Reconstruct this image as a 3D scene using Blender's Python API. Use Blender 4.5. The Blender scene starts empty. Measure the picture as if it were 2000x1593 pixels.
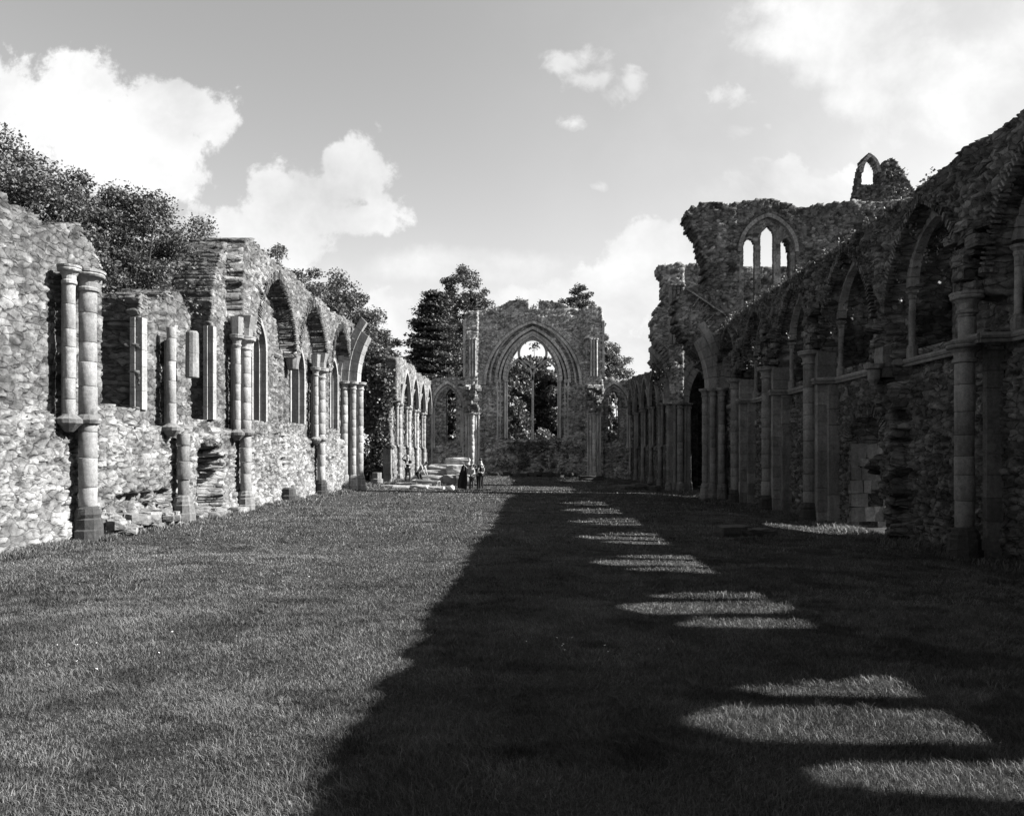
import bpy, math, random
import numpy as np
from mathutils import Vector, Matrix, Euler
R = math.radians
rng = np.random.default_rng(7)
random.seed(7)
scene = bpy.context.scene
COL = scene.collection

# ------------------------------------------------------------------ camera
cam_d = bpy.data.cameras.new("camera")
cam_d.sensor_width = 36.0
cam_d.lens = 36.0 * 1450 / 2000
cam_d.clip_start = 0.1
cam_d.clip_end = 5000
cam = bpy.data.objects.new("camera", cam_d)
COL.objects.link(cam)
cam.location = (0, 0, 1.87)
cam.rotation_euler = (R(90), 0, 0)
cam_d.shift_x = -35 / 2000      # the lens looks a little above and left of the nave axis
cam_d.shift_y = 93.5 / 2000
scene.camera = cam

# ------------------------------------------------------------------ light
T_EL = 0.80          # tangent of the sun height across the nave
T_AZ = 0.02          # sun stands almost square to the nave
sun_vec = Vector((1, T_AZ, T_EL)).normalized()
SUN_EL = math.asin(sun_vec.z)
SUN_ROT = math.atan2(sun_vec.x, sun_vec.y)
sd = bpy.data.lights.new("sun", 'SUN')
sd.energy = 5.0
sd.angle = R(0.5)
sd.color = (1, 0.99, 0.97)
so = bpy.data.objects.new("sun", sd)
COL.objects.link(so)
so.rotation_euler = sun_vec.to_track_quat('Z', 'Y').to_euler()

scene.view_settings.view_transform = 'Standard'
scene.view_settings.look = 'None'
scene.view_settings.gamma = 1
scene.view_settings.exposure = 1.9

# ------------------------------------------------------------------ node helper
class NT:
    def __init__(s, tree):
        s.t = tree; s.n = tree.nodes; s.l = tree.links
    def node(s, typ, **kw):
        n = s.n.new(typ)
        for k, v in kw.items(): setattr(n, k, v)
        return n
    def put(s, sock, v):
        if v is None: return
        if hasattr(v, 'is_output') or isinstance(v, bpy.types.NodeSocket): s.l.new(v, sock)
        else: sock.default_value = v
    def math(s, op, a, b=None, c=None, clamp=False):
        n = s.node('ShaderNodeMath', operation=op); n.use_clamp = clamp
        s.put(n.inputs[0], a)
        if b is not None: s.put(n.inputs[1], b)
        if c is not None: s.put(n.inputs[2], c)
        return n.outputs[0]
    def vmath(s, op, a, b=None):
        n = s.node('ShaderNodeVectorMath', operation=op)
        s.put(n.inputs[0], a)
        if b is not None: s.put(n.inputs[1], b)
        return n
    def noise(s, vec, scale, detail=4, rough=.55, dist=0.0):
        n = s.node('ShaderNodeTexNoise')
        s.put(n.inputs['Vector'], vec)
        n.inputs['Scale'].default_value = scale; n.inputs['Detail'].default_value = detail
        n.inputs['Roughness'].default_value = rough; n.inputs['Distortion'].default_value = dist
        return n.outputs[0]
    def mapr(s, v, a, b, c, d, smooth=False):
        n = s.node('ShaderNodeMapRange')
        if smooth: n.interpolation_type = 'SMOOTHSTEP'
        s.put(n.inputs[0], v)
        for i, x in enumerate((a, b, c, d)): s.put(n.inputs[1 + i], x)
        return n.outputs[0]

# ------------------------------------------------------------------ world: sky with clouds
w = bpy.data.worlds.new("World"); scene.world = w; w.use_nodes = True
T = NT(w.node_tree); T.n.clear()
out = T.node('ShaderNodeOutputWorld'); bg = T.node('ShaderNodeBackground')
T.l.new(bg.outputs[0], out.inputs[0])
sky = T.node('ShaderNodeTexSky', sky_type='NISHITA')
sky.sun_disc = False; sky.sun_elevation = SUN_EL; sky.sun_rotation = SUN_ROT
sky.air_density = 1.0; sky.dust_density = 1.0; sky.ozone_density = 1.0
sep = T.node('ShaderNodeSeparateColor'); T.l.new(sky.outputs[0], sep.inputs[0])
SKYV = T.math('ADD', T.math('MULTIPLY', sep.outputs[0], 0.45), T.math('MULTIPLY', sep.outputs[1], 0.45))
tc = T.node('ShaderNodeTexCoord')
D = tc.outputs['Generated']
sx = T.node('ShaderNodeSeparateXYZ'); T.l.new(D, sx.inputs[0])
ay = T.math('MAXIMUM', T.math('ABSOLUTE', sx.outputs[1]), 0.12)
uu = T.math('DIVIDE', sx.outputs[0], ay); vv = T.math('DIVIDE', sx.outputs[2], ay)
cb = T.node('ShaderNodeCombineXYZ'); T.l.new(uu, cb.inputs[0]); T.l.new(vv, cb.inputs[1])
UV = cb.outputs[0]
def cl(px, py, rx, ry):
    return ((px - 1035) / 1450, (890 - py) / 1450, rx / 1450, ry / 1450)
CL = [cl(150, 165, 110, 75), cl(60, 240, 170, 130), cl(230, 290, 210, 130), cl(350, 215, 115, 85), cl(270, 350, 170, 120),
      cl(420, 235, 55, 50), cl(600, 395, 150, 90), cl(680, 350, 85, 80), cl(530, 450, 150, 85), cl(700, 430, 85, 45), cl(-120, 260, 200, 160),

      cl(1500, 340, 105, 55), cl(1640, 370, 100, 40),
      cl(1290, 500, 120, 75), cl(1230, 600, 130, 95), cl(1160, 560, 110, 60), cl(1240, 690, 150, 110), cl(1000, 620, 260, 60),
      cl(760, 640, 120, 90)]
CW = [cl(1105, 118, 70, 38), cl(1160, 160, 70, 34), cl(1200, 190, 48, 40), cl(1235, 160, 32, 34), cl(1440, 188, 60, 38), cl(1440, 255, 42, 30),
      cl(1500, 245, 20, 12), cl(1120, 240, 40, 20), cl(1170, 365, 30, 14)]
CS = [cl(1740, 110, 260, 110), cl(1860, 180, 220, 130), cl(2050, 120, 240, 180), cl(1600, 80, 170, 70), cl(1700, 20, 260, 70), cl(1690, 200, 110, 50), cl(1560, 380, 200, 60), cl(900, 520, 260, 40)]
def field(lst):
    acc = None
    for (cx, cy, rx, ry) in lst:
        a = T.vmath('SUBTRACT', UV, (cx, cy, 0)).outputs[0]
        b = T.vmath('MULTIPLY', a, (1 / rx, 1 / ry, 0)).outputs[0]
        d = T.math('SUBTRACT', 1.0, T.vmath('LENGTH', b).outputs['Value'])
        acc = d if acc is None else T.math('SMOOTH_MAX', acc, d, 0.15)
    return acc
n1 = T.noise(UV, 8.0, 14, .64, .1)
n2 = T.noise(UV, 22.0, 8, .6, .4)
fA = field(CL); fB = field(CW); fC = field(CS)
dC = T.mapr(T.math('ADD', fC, T.math('MULTIPLY', T.math('SUBTRACT', n1, .5), 2.2)), -0.25, 0.75, 0, .95, True)
dA = T.mapr(T.math('ADD', fA, T.math('MULTIPLY', T.math('SUBTRACT', n1, .5), 3.4)), -0.02, 0.30, 0, 1, True)
nW = T.math('ADD', T.math('MULTIPLY', T.math('SUBTRACT', n1, .5), 3.4), T.math('MULTIPLY', T.math('SUBTRACT', n2, .5), 2.6))
dB = T.math('MULTIPLY', T.mapr(T.math('ADD', fB, nW), -0.15, 0.9, 0, 1, True), .85)
low = T.mapr(vv, 0.04, 0.34, 0.72, 0.0, True)
lowr = T.math('MULTIPLY', low, T.mapr(n1, .38, .62, .35, 1))
right_haze = T.mapr(uu, -0.2, 0.6, 0.0, 0.30, True)
dens = T.math('MAXIMUM', T.math('MAXIMUM', dA, T.math('MAXIMUM', dB, dC)), T.math('MAXIMUM', lowr, T.math('MULTIPLY', right_haze, T.mapr(n1, .3, .6, .5, 1))))
n3 = T.noise(UV, 4.0, 6, .6, .2)
CLB = T.math('MULTIPLY', T.mapr(n3, .34, .62, .72, 1.06), 1.0)      # relative cloud brightness
CLOUD_L = 3.0
cloudv = T.math('MULTIPLY', CLB, CLOUD_L)
mx = T.node('ShaderNodeMix', data_type='FLOAT')
east = T.mapr(sx.outputs[1], 0.0, 0.2, 0.0, 1.0, True)
dens = T.math('MULTIPLY', dens, east)
T.put(mx.inputs[0], dens); T.l.new(SKYV, mx.inputs[2]); T.l.new(cloudv, mx.inputs[3])
T.l.new(mx.outputs[0], bg.inputs[0]); bg.inputs[1].default_value = 0.090

# ------------------------------------------------------------------ materials
def base_mat(name, rough=.9):
    m = bpy.data.materials.new(name); m.use_nodes = True
    t = NT(m.node_tree); b = t.n['Principled BSDF']; b.inputs['Roughness'].default_value = rough
    b.inputs['Specular IOR Level'].default_value = .25
    return m, t, b
def grey(t, v):
    c = t.node('ShaderNodeCombineColor')
    for i in range(3): t.put(c.inputs[i], v)
    return c.outputs[0]
def flat_mat(name, v, rough=.8, var=.15, scale=8):
    m, t, b = base_mat(name, rough)
    g = t.node('ShaderNodeNewGeometry')
    n = t.noise(g.outputs['Position'], scale, 4)
    t.l.new(grey(t, t.mapr(n, .3, .7, v * (1 - var), v * (1 + var))), b.inputs[0])
    return m
def stone_mat(name, v, bump=.5, lichen=.5, stain=.5, scale=1.0):
    stones = 0.0 if ('ashlar' in name or 'fallen' in name or 'damp' in name or 'pale_block' in name) else 1.0
    m, t, b = base_mat(name, .95)
    g = t.node('ShaderNodeNewGeometry'); P = g.outputs['Position']
    at = t.node('ShaderNodeAttribute', attribute_name='tone')
    big = t.noise(P, .55, 5, .6)
    mid = t.noise(P, 9 * scale, 6, .65)
    fine = t.noise(P, 38 * scale, 5, .7)
    k = t.math('MULTIPLY', at.outputs['Fac'], v)
    k = t.math('MULTIPLY', k, t.mapr(big, .35, .65, 1 - stain * .45, 1 + stain * .25))
    k = t.math('MULTIPLY', k, t.mapr(mid, .3, .7, .84, 1.16) if stones else t.mapr(mid, .3, .7, .68, 1.22))
    sm_ = t.node('ShaderNodeMapping'); sm_.inputs['Scale'].default_value = (3.5, 3.5, .45); t.l.new(P, sm_.inputs[0])
    k = t.math('MULTIPLY', k, t.mapr(t.noise(sm_.outputs[0], 1.3, 5, .65), .32, .68, .68, 1.16))
    k = t.math('MULTIPLY', k, t.mapr(fine, .3, .7, .72, 1.28))
    mp_ = t.node('ShaderNodeMapping'); mp_.inputs['Scale'].default_value = (2.9, 2.9, 6.6)
    t.l.new(P, mp_.inputs[0])
    wn = t.node('ShaderNodeVectorMath', operation='ADD'); t.l.new(mp_.outputs[0], wn.inputs[0])
    wv = t.node('ShaderNodeTexNoise'); wv.inputs['Scale'].default_value = 3.6; wv.inputs['Detail'].default_value = 3; t.l.new(P, wv.inputs['Vector'])
    wsc = t.vmath('SCALE', wv.outputs['Color']); wsc.inputs['Scale'].default_value = .75; t.l.new(wsc.outputs[0], wn.inputs[1])
    v1 = t.node('ShaderNodeTexVoronoi'); v1.inputs['Scale'].default_value = 1.0; t.l.new(wn.outputs[0], v1.inputs['Vector'])
    v2 = t.node('ShaderNodeTexVoronoi', feature='DISTANCE_TO_EDGE'); v2.inputs['Scale'].default_value = 1.0; t.l.new(wn.outputs[0], v2.inputs['Vector'])
    v1c = t.node('ShaderNodeSeparateColor'); t.l.new(v1.outputs['Color'], v1c.inputs[0])
    ew = t.mapr(t.noise(P, 2.3, 3, .6), .35, .65, .03, .20); ed_ = t.math('DIVIDE', v2.outputs['Distance'], ew)
    es = t.mapr(t.noise(P, 5.0, 3, .6), .35, .65, .15, .78)
    edge_ = t.math('SUBTRACT', 1.0, t.math('MULTIPLY', t.mapr(ed_, 0, 1, 1, 0, True), t.math('MULTIPLY', es, stones)))
    k = t.math('MULTIPLY', k, edge_)
    k = t.math('MULTIPLY', k, t.mapr(v1c.outputs[0], 0, 1, 1 - .32 * stones, 1 + .28 * stones))
    # lichen discs
    vo = t.node('ShaderNodeTexVoronoi'); vo.inputs['Scale'].default_value = 3.2
    t.l.new(P, vo.inputs['Vector'])
    vc = t.node('ShaderNodeSeparateColor'); t.l.new(vo.outputs['Color'], vc.inputs[0])
    rad = t.mapr(vc.outputs[0], .62, 1.0, 0.0, .34)
    sp = t.math('LESS_THAN', t.math('ADD', vo.outputs['Distance'], t.math('MULTIPLY', t.math('SUBTRACT', fine, .5), .25)), rad)
    k = t.math('ADD', k, t.math('MULTIPLY', sp, lichen * .16))
    # dark crust of moss and weathering
    crust = t.mapr(t.noise(P, 1.7, 7, .7), .56, .68, 0, .6 * stain, True)
    k = t.math('MULTIPLY', k, t.math('SUBTRACT', 1.0, crust))
    t.l.new(grey(t, k), b.inputs[0])
    bp = t.node('ShaderNodeBump'); bp.inputs['Strength'].default_value = bump; bp.inputs['Distance'].default_value = .035
    h = t.math('ADD', t.math('ADD', t.math('MULTIPLY', mid, .8), t.math('MULTIPLY', fine, .5)), t.math('MULTIPLY', edge_, 1.4))
    t.l.new(h, bp.inputs['Height']); t.l.new(bp.outputs[0], b.inputs['Normal'])
    return m
M = {}
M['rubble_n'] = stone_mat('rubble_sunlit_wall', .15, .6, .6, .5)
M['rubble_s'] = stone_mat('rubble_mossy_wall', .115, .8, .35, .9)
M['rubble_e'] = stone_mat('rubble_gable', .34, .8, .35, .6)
M['rubble_t'] = stone_mat('rubble_transept', .135, .8, .75, .9)
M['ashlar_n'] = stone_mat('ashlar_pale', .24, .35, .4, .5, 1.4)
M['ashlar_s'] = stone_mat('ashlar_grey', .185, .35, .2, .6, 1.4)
M['ashlar_w'] = stone_mat('ashlar_worn', .17, .35, .5, .6, 1.4)
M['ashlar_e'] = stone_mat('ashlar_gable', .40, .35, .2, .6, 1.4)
M['block'] = stone_mat('fallen_stone', .16, .5, .5, .4, 1.5)
M['block_pale'] = stone_mat('pale_block', .27, .5, .5, .4, 1.5)
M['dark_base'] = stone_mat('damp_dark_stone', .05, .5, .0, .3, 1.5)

def leaf_mat(name, v, rough=.55):
    m, t, b = base_mat(name, rough)
    at = t.node('ShaderNodeAttribute', attribute_name='tone')
    t.l.new(grey(t, t.math('MULTIPLY', at.outputs['Fac'], v)), b.inputs[0])
    b.inputs['Specular IOR Level'].default_value = .4
    tr = t.node('ShaderNodeBsdfTranslucent'); t.l.new(grey(t, t.math('MULTIPLY', at.outputs['Fac'], v * .8)), tr.inputs[0])
    ad = t.node('ShaderNodeMixShader'); ad.inputs[0].default_value = .25
    t.l.new(b.outputs[0], ad.inputs[1]); t.l.new(tr.outputs[0], ad.inputs[2])
    t.l.new(ad.outputs[0], t.n['Material Output'].inputs[0])
    return m
M['leaf'] = leaf_mat('foliage_broadleaf', .06)
M['leaf_light'] = leaf_mat('foliage_light', .08)
M['leaf_dark'] = leaf_mat('foliage_conifer', .045)
M['ivy'] = leaf_mat('foliage_ivy', .07)
M['blade'] = leaf_mat('grass_blades', .098, .6)
M['bark'] = flat_mat('bark', .07, .95, .4, 6)
M['cloth_dark'] = flat_mat('cloth_black', .012, .9)
M['cloth_mid'] = flat_mat('cloth_denim', .05, .9)
M['cloth_light'] = flat_mat('cloth_pale', .30, .9)
M['cloth_print'] = flat_mat('cloth_white_print', .55, .9)
M['skin'] = flat_mat('skin', .26, .6)
M['hair'] = flat_mat('hair', .02, .6)
M['ball'] = flat_mat('ball_white', .6, .5)
M['metal'] = flat_mat('galvanised_wire', .25, .5)
M['daisy'] = flat_mat('daisy_petals', .7, .8)

def lawn_mat():
    m, t, b = base_mat('lawn_ground', 1.0)
    g = t.node('ShaderNodeNewGeometry'); P = g.outputs['Position']
    big = t.noise(P, .35, 5, .6); mid = t.noise(P, 2.5, 6, .65); fine = t.noise(P, 40, 4, .7)
    k = t.math('MULTIPLY', t.mapr(big, .35, .65, .85, 1.15), .032)
    k = t.math('MULTIPLY', k, t.mapr(mid, .3, .7, .65, 1.3))
    k = t.math('MULTIPLY', k, t.mapr(fine, .25, .75, .35, 1.55))
    t.l.new(grey(t, k), b.inputs[0])
    b.inputs['Specular IOR Level'].default_value = .1
    bp = t.node('ShaderNodeBump'); bp.inputs['Strength'].default_value = .8; bp.inputs['Distance'].default_value = .05
    t.l.new(t.math('ADD', fine, mid), bp.inputs['Height']); t.l.new(bp.outputs[0], b.inputs['Normal'])
    return m
M['lawn'] = lawn_mat()

# ------------------------------------------------------------------ numpy noise
def _hash(ix, iy, seed):
    h = (ix.astype(np.int64) * 374761393 + iy.astype(np.int64) * 668265263 + seed * 974634777) & 0xffffffff
    h = ((h ^ (h >> 13)) * 1274126177) & 0xffffffff
    h = ((h ^ (h >> 16)) * 2246822519) & 0xffffffff
    return ((h ^ (h >> 15)) & 0xffffff) / float(0xffffff)
def vnoise(x, y, seed=0):
    x = np.asarray(x, float); y = np.asarray(y, float)
    ix = np.floor(x); iy = np.floor(y); fx = x - ix; fy = y - iy
    fx = fx * fx * (3 - 2 * fx); fy = fy * fy * (3 - 2 * fy)
    a = _hash(ix, iy, seed); b = _hash(ix + 1, iy, seed); c = _hash(ix, iy + 1, seed); d = _hash(ix + 1, iy + 1, seed)
    return (a * (1 - fx) + b * fx) * (1 - fy) + (c * (1 - fx) + d * fx) * fy
def fbm(x, y, seed=0, o=4):
    x = np.asarray(x, float); y = np.asarray(y, float)
    s = 0; a = .5; tot = 0
    for i in range(o):
        s = s + a * vnoise(x * 2 ** i, y * 2 ** i, seed + i * 17); tot += a; a *= .5
    return s / tot
def worley(u, v, su, sv, seed):
    """irregular coursed stones: returns F2-F1 and the stone's own random number"""
    y = v / sv; row = np.floor(y)
    f1 = np.full(u.shape, 9.); f2 = np.full(u.shape, 9.); idv = np.zeros(u.shape)
    for dy in (-1, 0, 1):
        r = row + dy
        sh = _hash(r, r * 0 + 3, seed + 5)
        x = u / su + sh * 7; cx = np.floor(x)
        for dx in (-1, 0, 1):
            c = cx + dx
            px = c + .5 + (_hash(c, r, seed) - .5) * .8
            py = r + .5 + (_hash(c, r, seed + 1) - .5) * .55
            d = np.sqrt((x - px) ** 2 + ((y - py) * 1.15) ** 2)
            idn = _hash(c, r, seed + 2)
            m1 = d < f1
            f2 = np.where(m1, f1, np.minimum(f2, d))
            idv = np.where(m1, idn, idv); f1 = np.where(m1, d, f1)
    return f2 - f1, idv
def sstep(a, b, x):
    t = np.clip((x - a) / (b - a), 0, 1); return t * t * (3 - 2 * t)

def gz(x, y):
    """height of the lawn"""
    x = np.asarray(x, float); y = np.asarray(y, float)
    xc = np.clip(x, -12, 12)
    return (-.013 * xc - .13 * sstep(6.2, 8.6, xc) + .07 * (fbm(x * .22 + 40, y * .22 + 40, 3, 3) - .5)
            + .05 * (fbm(x * 1.3 + 90, y * 1.3 + 40, 5, 3) - .5))

# ------------------------------------------------------------------ object helpers
ORG = {}
def tag(o, label=None, cat=None, group=None, kind=None):
    if label: o['label'] = label
    if cat: o['category'] = cat
    if group: o['group'] = group
    if kind: o['kind'] = kind
    return o
def root(name, loc, label, cat, group=None):
    o = bpy.data.objects.new(name, None); COL.objects.link(o); o.location = loc; o.empty_display_size = .3
    ORG[o.name] = Vector(loc)
    return tag(o, label, cat, group)
def mk(name, verts, faces, mat, parent=None, tone=None, smooth=False, loc=None):
    """verts in world coordinates; loc = origin for a top-level mesh"""
    verts = np.asarray(verts, dtype=np.float32).reshape(-1, 3)
    o0 = ORG[parent.name] if parent else Vector(loc if loc is not None else (0, 0, 0))
    v = verts - np.array(o0, dtype=np.float32)
    me = bpy.data.meshes.new(name)
    if isinstance(faces, np.ndarray):
        k = faces.shape[1]; n = faces.shape[0]
        me.vertices.add(len(v)); me.vertices.foreach_set('co', v.ravel())
        me.loops.add(n * k); me.loops.foreach_set('vertex_index', faces.astype(np.int32).ravel())
        me.polygons.add(n); me.polygons.foreach_set('loop_start', np.arange(0, n * k, k, dtype=np.int32))
        me.polygons.foreach_set('loop_total', np.full(n, k, dtype=np.int32))
        me.update(calc_edges=True)
    else:
        me.from_pydata([tuple(map(float, q)) for q in v], [], faces)
        me.update()
    a = me.attributes.new('tone', 'FLOAT', 'POINT')
    if tone is None: tone = np.ones(len(v))
    a.data.foreach_set('value', np.asarray(tone, dtype=np.float32))
    if smooth: me.polygons.foreach_set('use_smooth', np.ones(len(me.polygons), dtype=bool))
    me.materials.append(mat)
    o = bpy.data.objects.new(name, me); COL.objects.link(o)
    if parent:
        o.parent = parent; ORG[o.name] = o0
    else:
        o.location = o0; ORG[o.name] = o0
    return o

class MB:
    """collects simple solids into one mesh"""
    def __init__(s): s.v = []; s.f = []; s.t = []
    def add(s, v, f, tone=1.0):
        b = len(s.v); s.v += [tuple(q) for q in v]; s.f += [tuple(b + i for i in q) for q in f]; s.t += [tone] * len(v)
    def hexa(s, p, tone=1.0):     # 8 points: bottom 4 then top 4
        s.add(p, [(0, 3, 2, 1), (4, 5, 6, 7), (0, 1, 5, 4), (1, 2, 6, 5), (2, 3, 7, 6), (3, 0, 4, 7)], tone)
    def box(s, x0, x1, y0, y1, z0, z1, tone=1.0, j=0.0):
        p = [(x0, y0, z0), (x1, y0, z0), (x1, y1, z0), (x0, y1, z0), (x0, y0, z1), (x1, y0, z1), (x1, y1, z1), (x0, y1, z1)]
        if j: p = [tuple(c + random.uniform(-j, j) for c in q) for q in p]
        s.hexa(p, tone)
    def lathe(s, x, y, prof, seg=14, tone=1.0, j=0.0, ph=0.0):
        b = len(s.v)
        for (z, r) in prof:
            for k in range(seg):
                a = 2 * math.pi * k / seg + ph; rr = r + random.uniform(-j, j)
                s.v.append((x + rr * math.cos(a), y + rr * math.sin(a), z)); s.t.append(tone)
        for i in range(len(prof) - 1):
            for k in range(seg):
                k2 = (k + 1) % seg
                s.f.append((b + i * seg + k, b + i * seg + k2, b + (i + 1) * seg + k2, b + (i + 1) * seg + k))
        s.f.append(tuple(b + k for k in range(seg))[::-1]); s.f.append(tuple(b + (len(prof) - 1) * seg + k for k in range(seg)))
    def tube(s, pts, rad, seg=6, tone=1.0):
        b = len(s.v); n = len(pts)
        for i, p in enumerate(pts):
            p = Vector(p)
            d = (Vector(pts[min(i + 1, n - 1)]) - Vector(pts[max(i - 1, 0)])).normalized()
            q = d.orthogonal().normalized(); w_ = d.cross(q)
            r = rad[i] if hasattr(rad, '__len__') else rad
            for k in range(seg):
                a = 2 * math.pi * k / seg
                s.v.append(tuple(p + (q * math.cos(a) + w_ * math.sin(a)) * r)); s.t.append(tone)
        for i in range(n - 1):
            for k in range(seg):
                k2 = (k + 1) % seg
                s.f.append((b + i * seg + k, b + i * seg + k2, b + (i + 1) * seg + k2, b + (i + 1) * seg + k))
        s.f.append(tuple(b + k for k in range(seg))[::-1]); s.f.append(tuple(b + (n - 1) * seg + k for k in range(seg)))
    def build(s, name, mat, parent=None, smooth=False, loc=None):
        return mk(name, s.v, s.f, mat, parent, s.t, smooth, loc)

# ------------------------------------------------------------------ pointed arches
def arch_R(a, r): return (r * r + a * a) / (2 * a)
def in_arch(U, Z, c, a, zb, zs, za):
    """inside a pointed opening: centre c, half width a, sill zb, springing zs, apex za"""
    r = za - zs; Rr = arch_R(a, r); du = np.abs(U - c)
    low = (Z >= zb) & (Z < zs) & (du < a)
    hi = (Z >= zs) & ((du + (Rr - a)) ** 2 + (Z - zs) ** 2 < Rr * Rr)
    return low | hi
def P3(axis, u, d, z):
    return (d, u, z) if axis == 'x' else (u, d, z)
def arch_ring(mb, axis, d0, d1, c, a, zs, za, t0, t1, n=11, gap=.012, jit=.0, halves=(-1, 1), s0=0.0, s1=1.0, tone=1.0, var=.15):
    r = za - zs; Rr = arch_R(a, r); off = Rr - a
    for sg in halves:
        for i in range(n):
            a0 = s0 + (s1 - s0) * i / n; a1 = s0 + (s1 - s0) * (i + 1) / n
            if i: a0 += gap / max(a, 1)
            jo = random.uniform(-jit, jit); js = random.uniform(-jit, jit) * .4
            pts = []
            for d in (d0 + js, d1 + js):
                for (tt, aa) in ((t0, a0), (t1 + jo, a0), (t1 + jo, a1), (t0, a1)):
                    th = math.acos(max(-1, min(1, off / (Rr + tt)))) * aa
                    u = c + sg * ((Rr + tt) * math.cos(th) - off); z = zs + (Rr + tt) * math.sin(th)
                    pts.append(P3(axis, u, d, z))
            mb.hexa(pts, tone * random.uniform(1 - var, 1 + var))

# ------------------------------------------------------------------ stone wall as a displaced, pierced slab
def wall(name, parent, mat, axis, d, sgn, u0, u1, z0, z1, cell, top, hole=None, off=None, thick=1.2, back_rise=0.0,
         amp=.07, stone=(.34, .17), seed=1, edge=.22, side=None, smooth_zone=None, us=None, ampf=None, tonef=None):
    nu = int(round((u1 - u0) / cell)); nz = int(round((z1 - z0) / cell))
    if us is None: us = np.linspace(u0, u1, nu + 1)
    nu = len(us) - 1; zs = np.linspace(z0, z1, nz + 1)
    U, Z = np.meshgrid(us, zs, indexing='ij')
    uc = .5 * (us[1:] + us[:-1]); zc = .5 * (zs[1:] + zs[:-1])
    Uc, Zc = np.meshgrid(uc, zc, indexing='ij')
    f2, sid = worley(Uc, Zc, stone[0], stone[1], seed)
    tp = np.interp(Uc, [p[0] for p in top], [p[1] for p in top])
    edge_k = np.where(Uc < 12.5, .25, 1.0) if axis == 'x' else 1.0
    tp = tp + edge * edge_k * (fbm(Uc * 1.1, Uc * 0 + seed, seed, 3) - .5) * 2 + (sid - .5) * edge * edge_k * .9
    mask = Zc < tp
    if side is not None: mask &= side(Uc, Zc, (sid - .5))
    if hole is not None: mask &= ~hole(Uc, Zc)
    wu = U + .10 * (fbm(U * 1.7, Z * 1.7, seed + 21, 2) - .5); wz = Z + .16 * (fbm(U * 1.3, Z * 2.1, seed + 22, 2) - .5)
    f2v, sv = worley(wu, wz, stone[0], stone[1], seed)
    f2w, sw = worley(wu + 3.3, wz + 1.7, stone[0] * .5, stone[1] * .55, seed + 9)
    fine_zone = sstep(.42, .58, fbm(U * .8 + 5, Z * 1.1, seed + 23, 3))      # patches of smaller stones
    joint = sstep(.02, .15, f2v) * (1 - fine_zone) + sstep(.03, .2, f2w) * fine_zone
    hgt = sv * (1 - fine_zone) + sw * fine_zone
    disp = amp * (joint * (.45 + .75 * hgt) - .8) + amp * .5 * (fbm(U * 6, Z * 9, seed + 24, 3) - .5) * joint \
        + amp * 1.5 * (fbm(U * .7, Z * .7, seed + 3, 3) - .5) + amp * .28 * (_hash(np.round(U / cell), np.round(Z / cell), seed + 77) - .5)
    if ampf is not None: disp = disp * ampf(U, Z)
    if smooth_zone is not None: disp = disp * (1 - .85 * smooth_zone(U, Z))
    o = off(U, Z) if off is not None else 0
    front = d + sgn * (disp + o)
    ju = (_hash(np.round(U / cell), np.round(Z / cell), seed + 4) - .5) * cell * .5
    jz = (_hash(np.round(U / cell), np.round(Z / cell), seed + 6) - .5) * cell * .5
    ju[0, :] = 0; ju[-1, :] = 0; jz[:, 0] = 0
    k = np.clip((Z - z0) / (z1 - z0), 0, 1)
    bu, bz, bd = U + ju, Z + jz + back_rise * k, np.full(U.shape, d - sgn * thick)
    fu, fz, fd = U + ju, Z + jz, front
    def stackv(a, b, c):
        return np.stack([c, a, b], -1).reshape(-1, 3) if axis == 'x' else np.stack([a, c, b], -1).reshape(-1, 3)
    V = np.concatenate([stackv(fu, fz, fd), stackv(bu, bz, bd)])
    idx = np.arange((nu + 1) * (nz + 1)).reshape(nu + 1, nz + 1); B = (nu + 1) * (nz + 1)
    q00, q10, q11, q01 = idx[:-1, :-1], idx[1:, :-1], idx[1:, 1:], idx[:-1, 1:]
    F = [np.stack([q00[mask], q10[mask], q11[mask], q01[mask]], -1), np.stack([q00[mask], q01[mask], q11[mask], q10[mask]], -1) + B]
    mp = np.zeros((nu + 2, nz + 2), bool); mp[1:-1, 1:-1] = mask
    S = []
    e = mask & ~mp[:-2, 1:-1]; S.append(np.stack([q00[e], q01[e]], -1))
    e = mask & ~mp[2:, 1:-1]; S.append(np.stack([q11[e], q10[e]], -1))
    e = mask & ~mp[1:-1, 2:]; S.append(np.stack([q01[e], q11[e]], -1))
    e = mask & ~mp[1:-1, :-2]; S.append(np.stack([q10[e], q00[e]], -1))
    S = np.concatenate(S); bi, inv = np.unique(S, return_inverse=True); S = inv.reshape(S.shape)
    dl = max(cell * 1.3, .075); m_ = max(2, int(round(thick / dl))); nb = len(bi); base0 = len(V)
    Fp, Bp = V[bi], V[bi + B]
    fu_ = U.ravel()[bi]; fz_ = Z.ravel()[bi]; lay = [bi]; ex = []; ext = []
    ui = 1 if axis == 'x' else 0
    ra = min(amp, .035)
    for l in range(1, m_):
        t_ = l / m_; p_ = Fp * (1 - t_) + Bp * t_; dd = np.full(fu_.shape, l * thick / m_)
        g2, gi = worley(dd + fu_ * .9, fz_ + fu_ * .31, stone[0] * .8, stone[1] * .9, seed + 50)
        jn = sstep(.02, .2, g2); h_ = ra * (jn * (.3 + 1.3 * gi) - .8)
        p_[:, ui] += h_ * np.sign(.5 - _hash(np.floor(fu_ * 2), fu_ * 0, seed)) ; p_[:, 2] += h_ * .5
        ex.append(p_); ext.append((.32 + .5 * gi) * (.6 + .4 * jn)); lay.append(base0 + (l - 1) * nb + np.arange(nb))  # stone tone lowered on side faces to stand in for shade in the reveals
    lay.append(bi + B)
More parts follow.
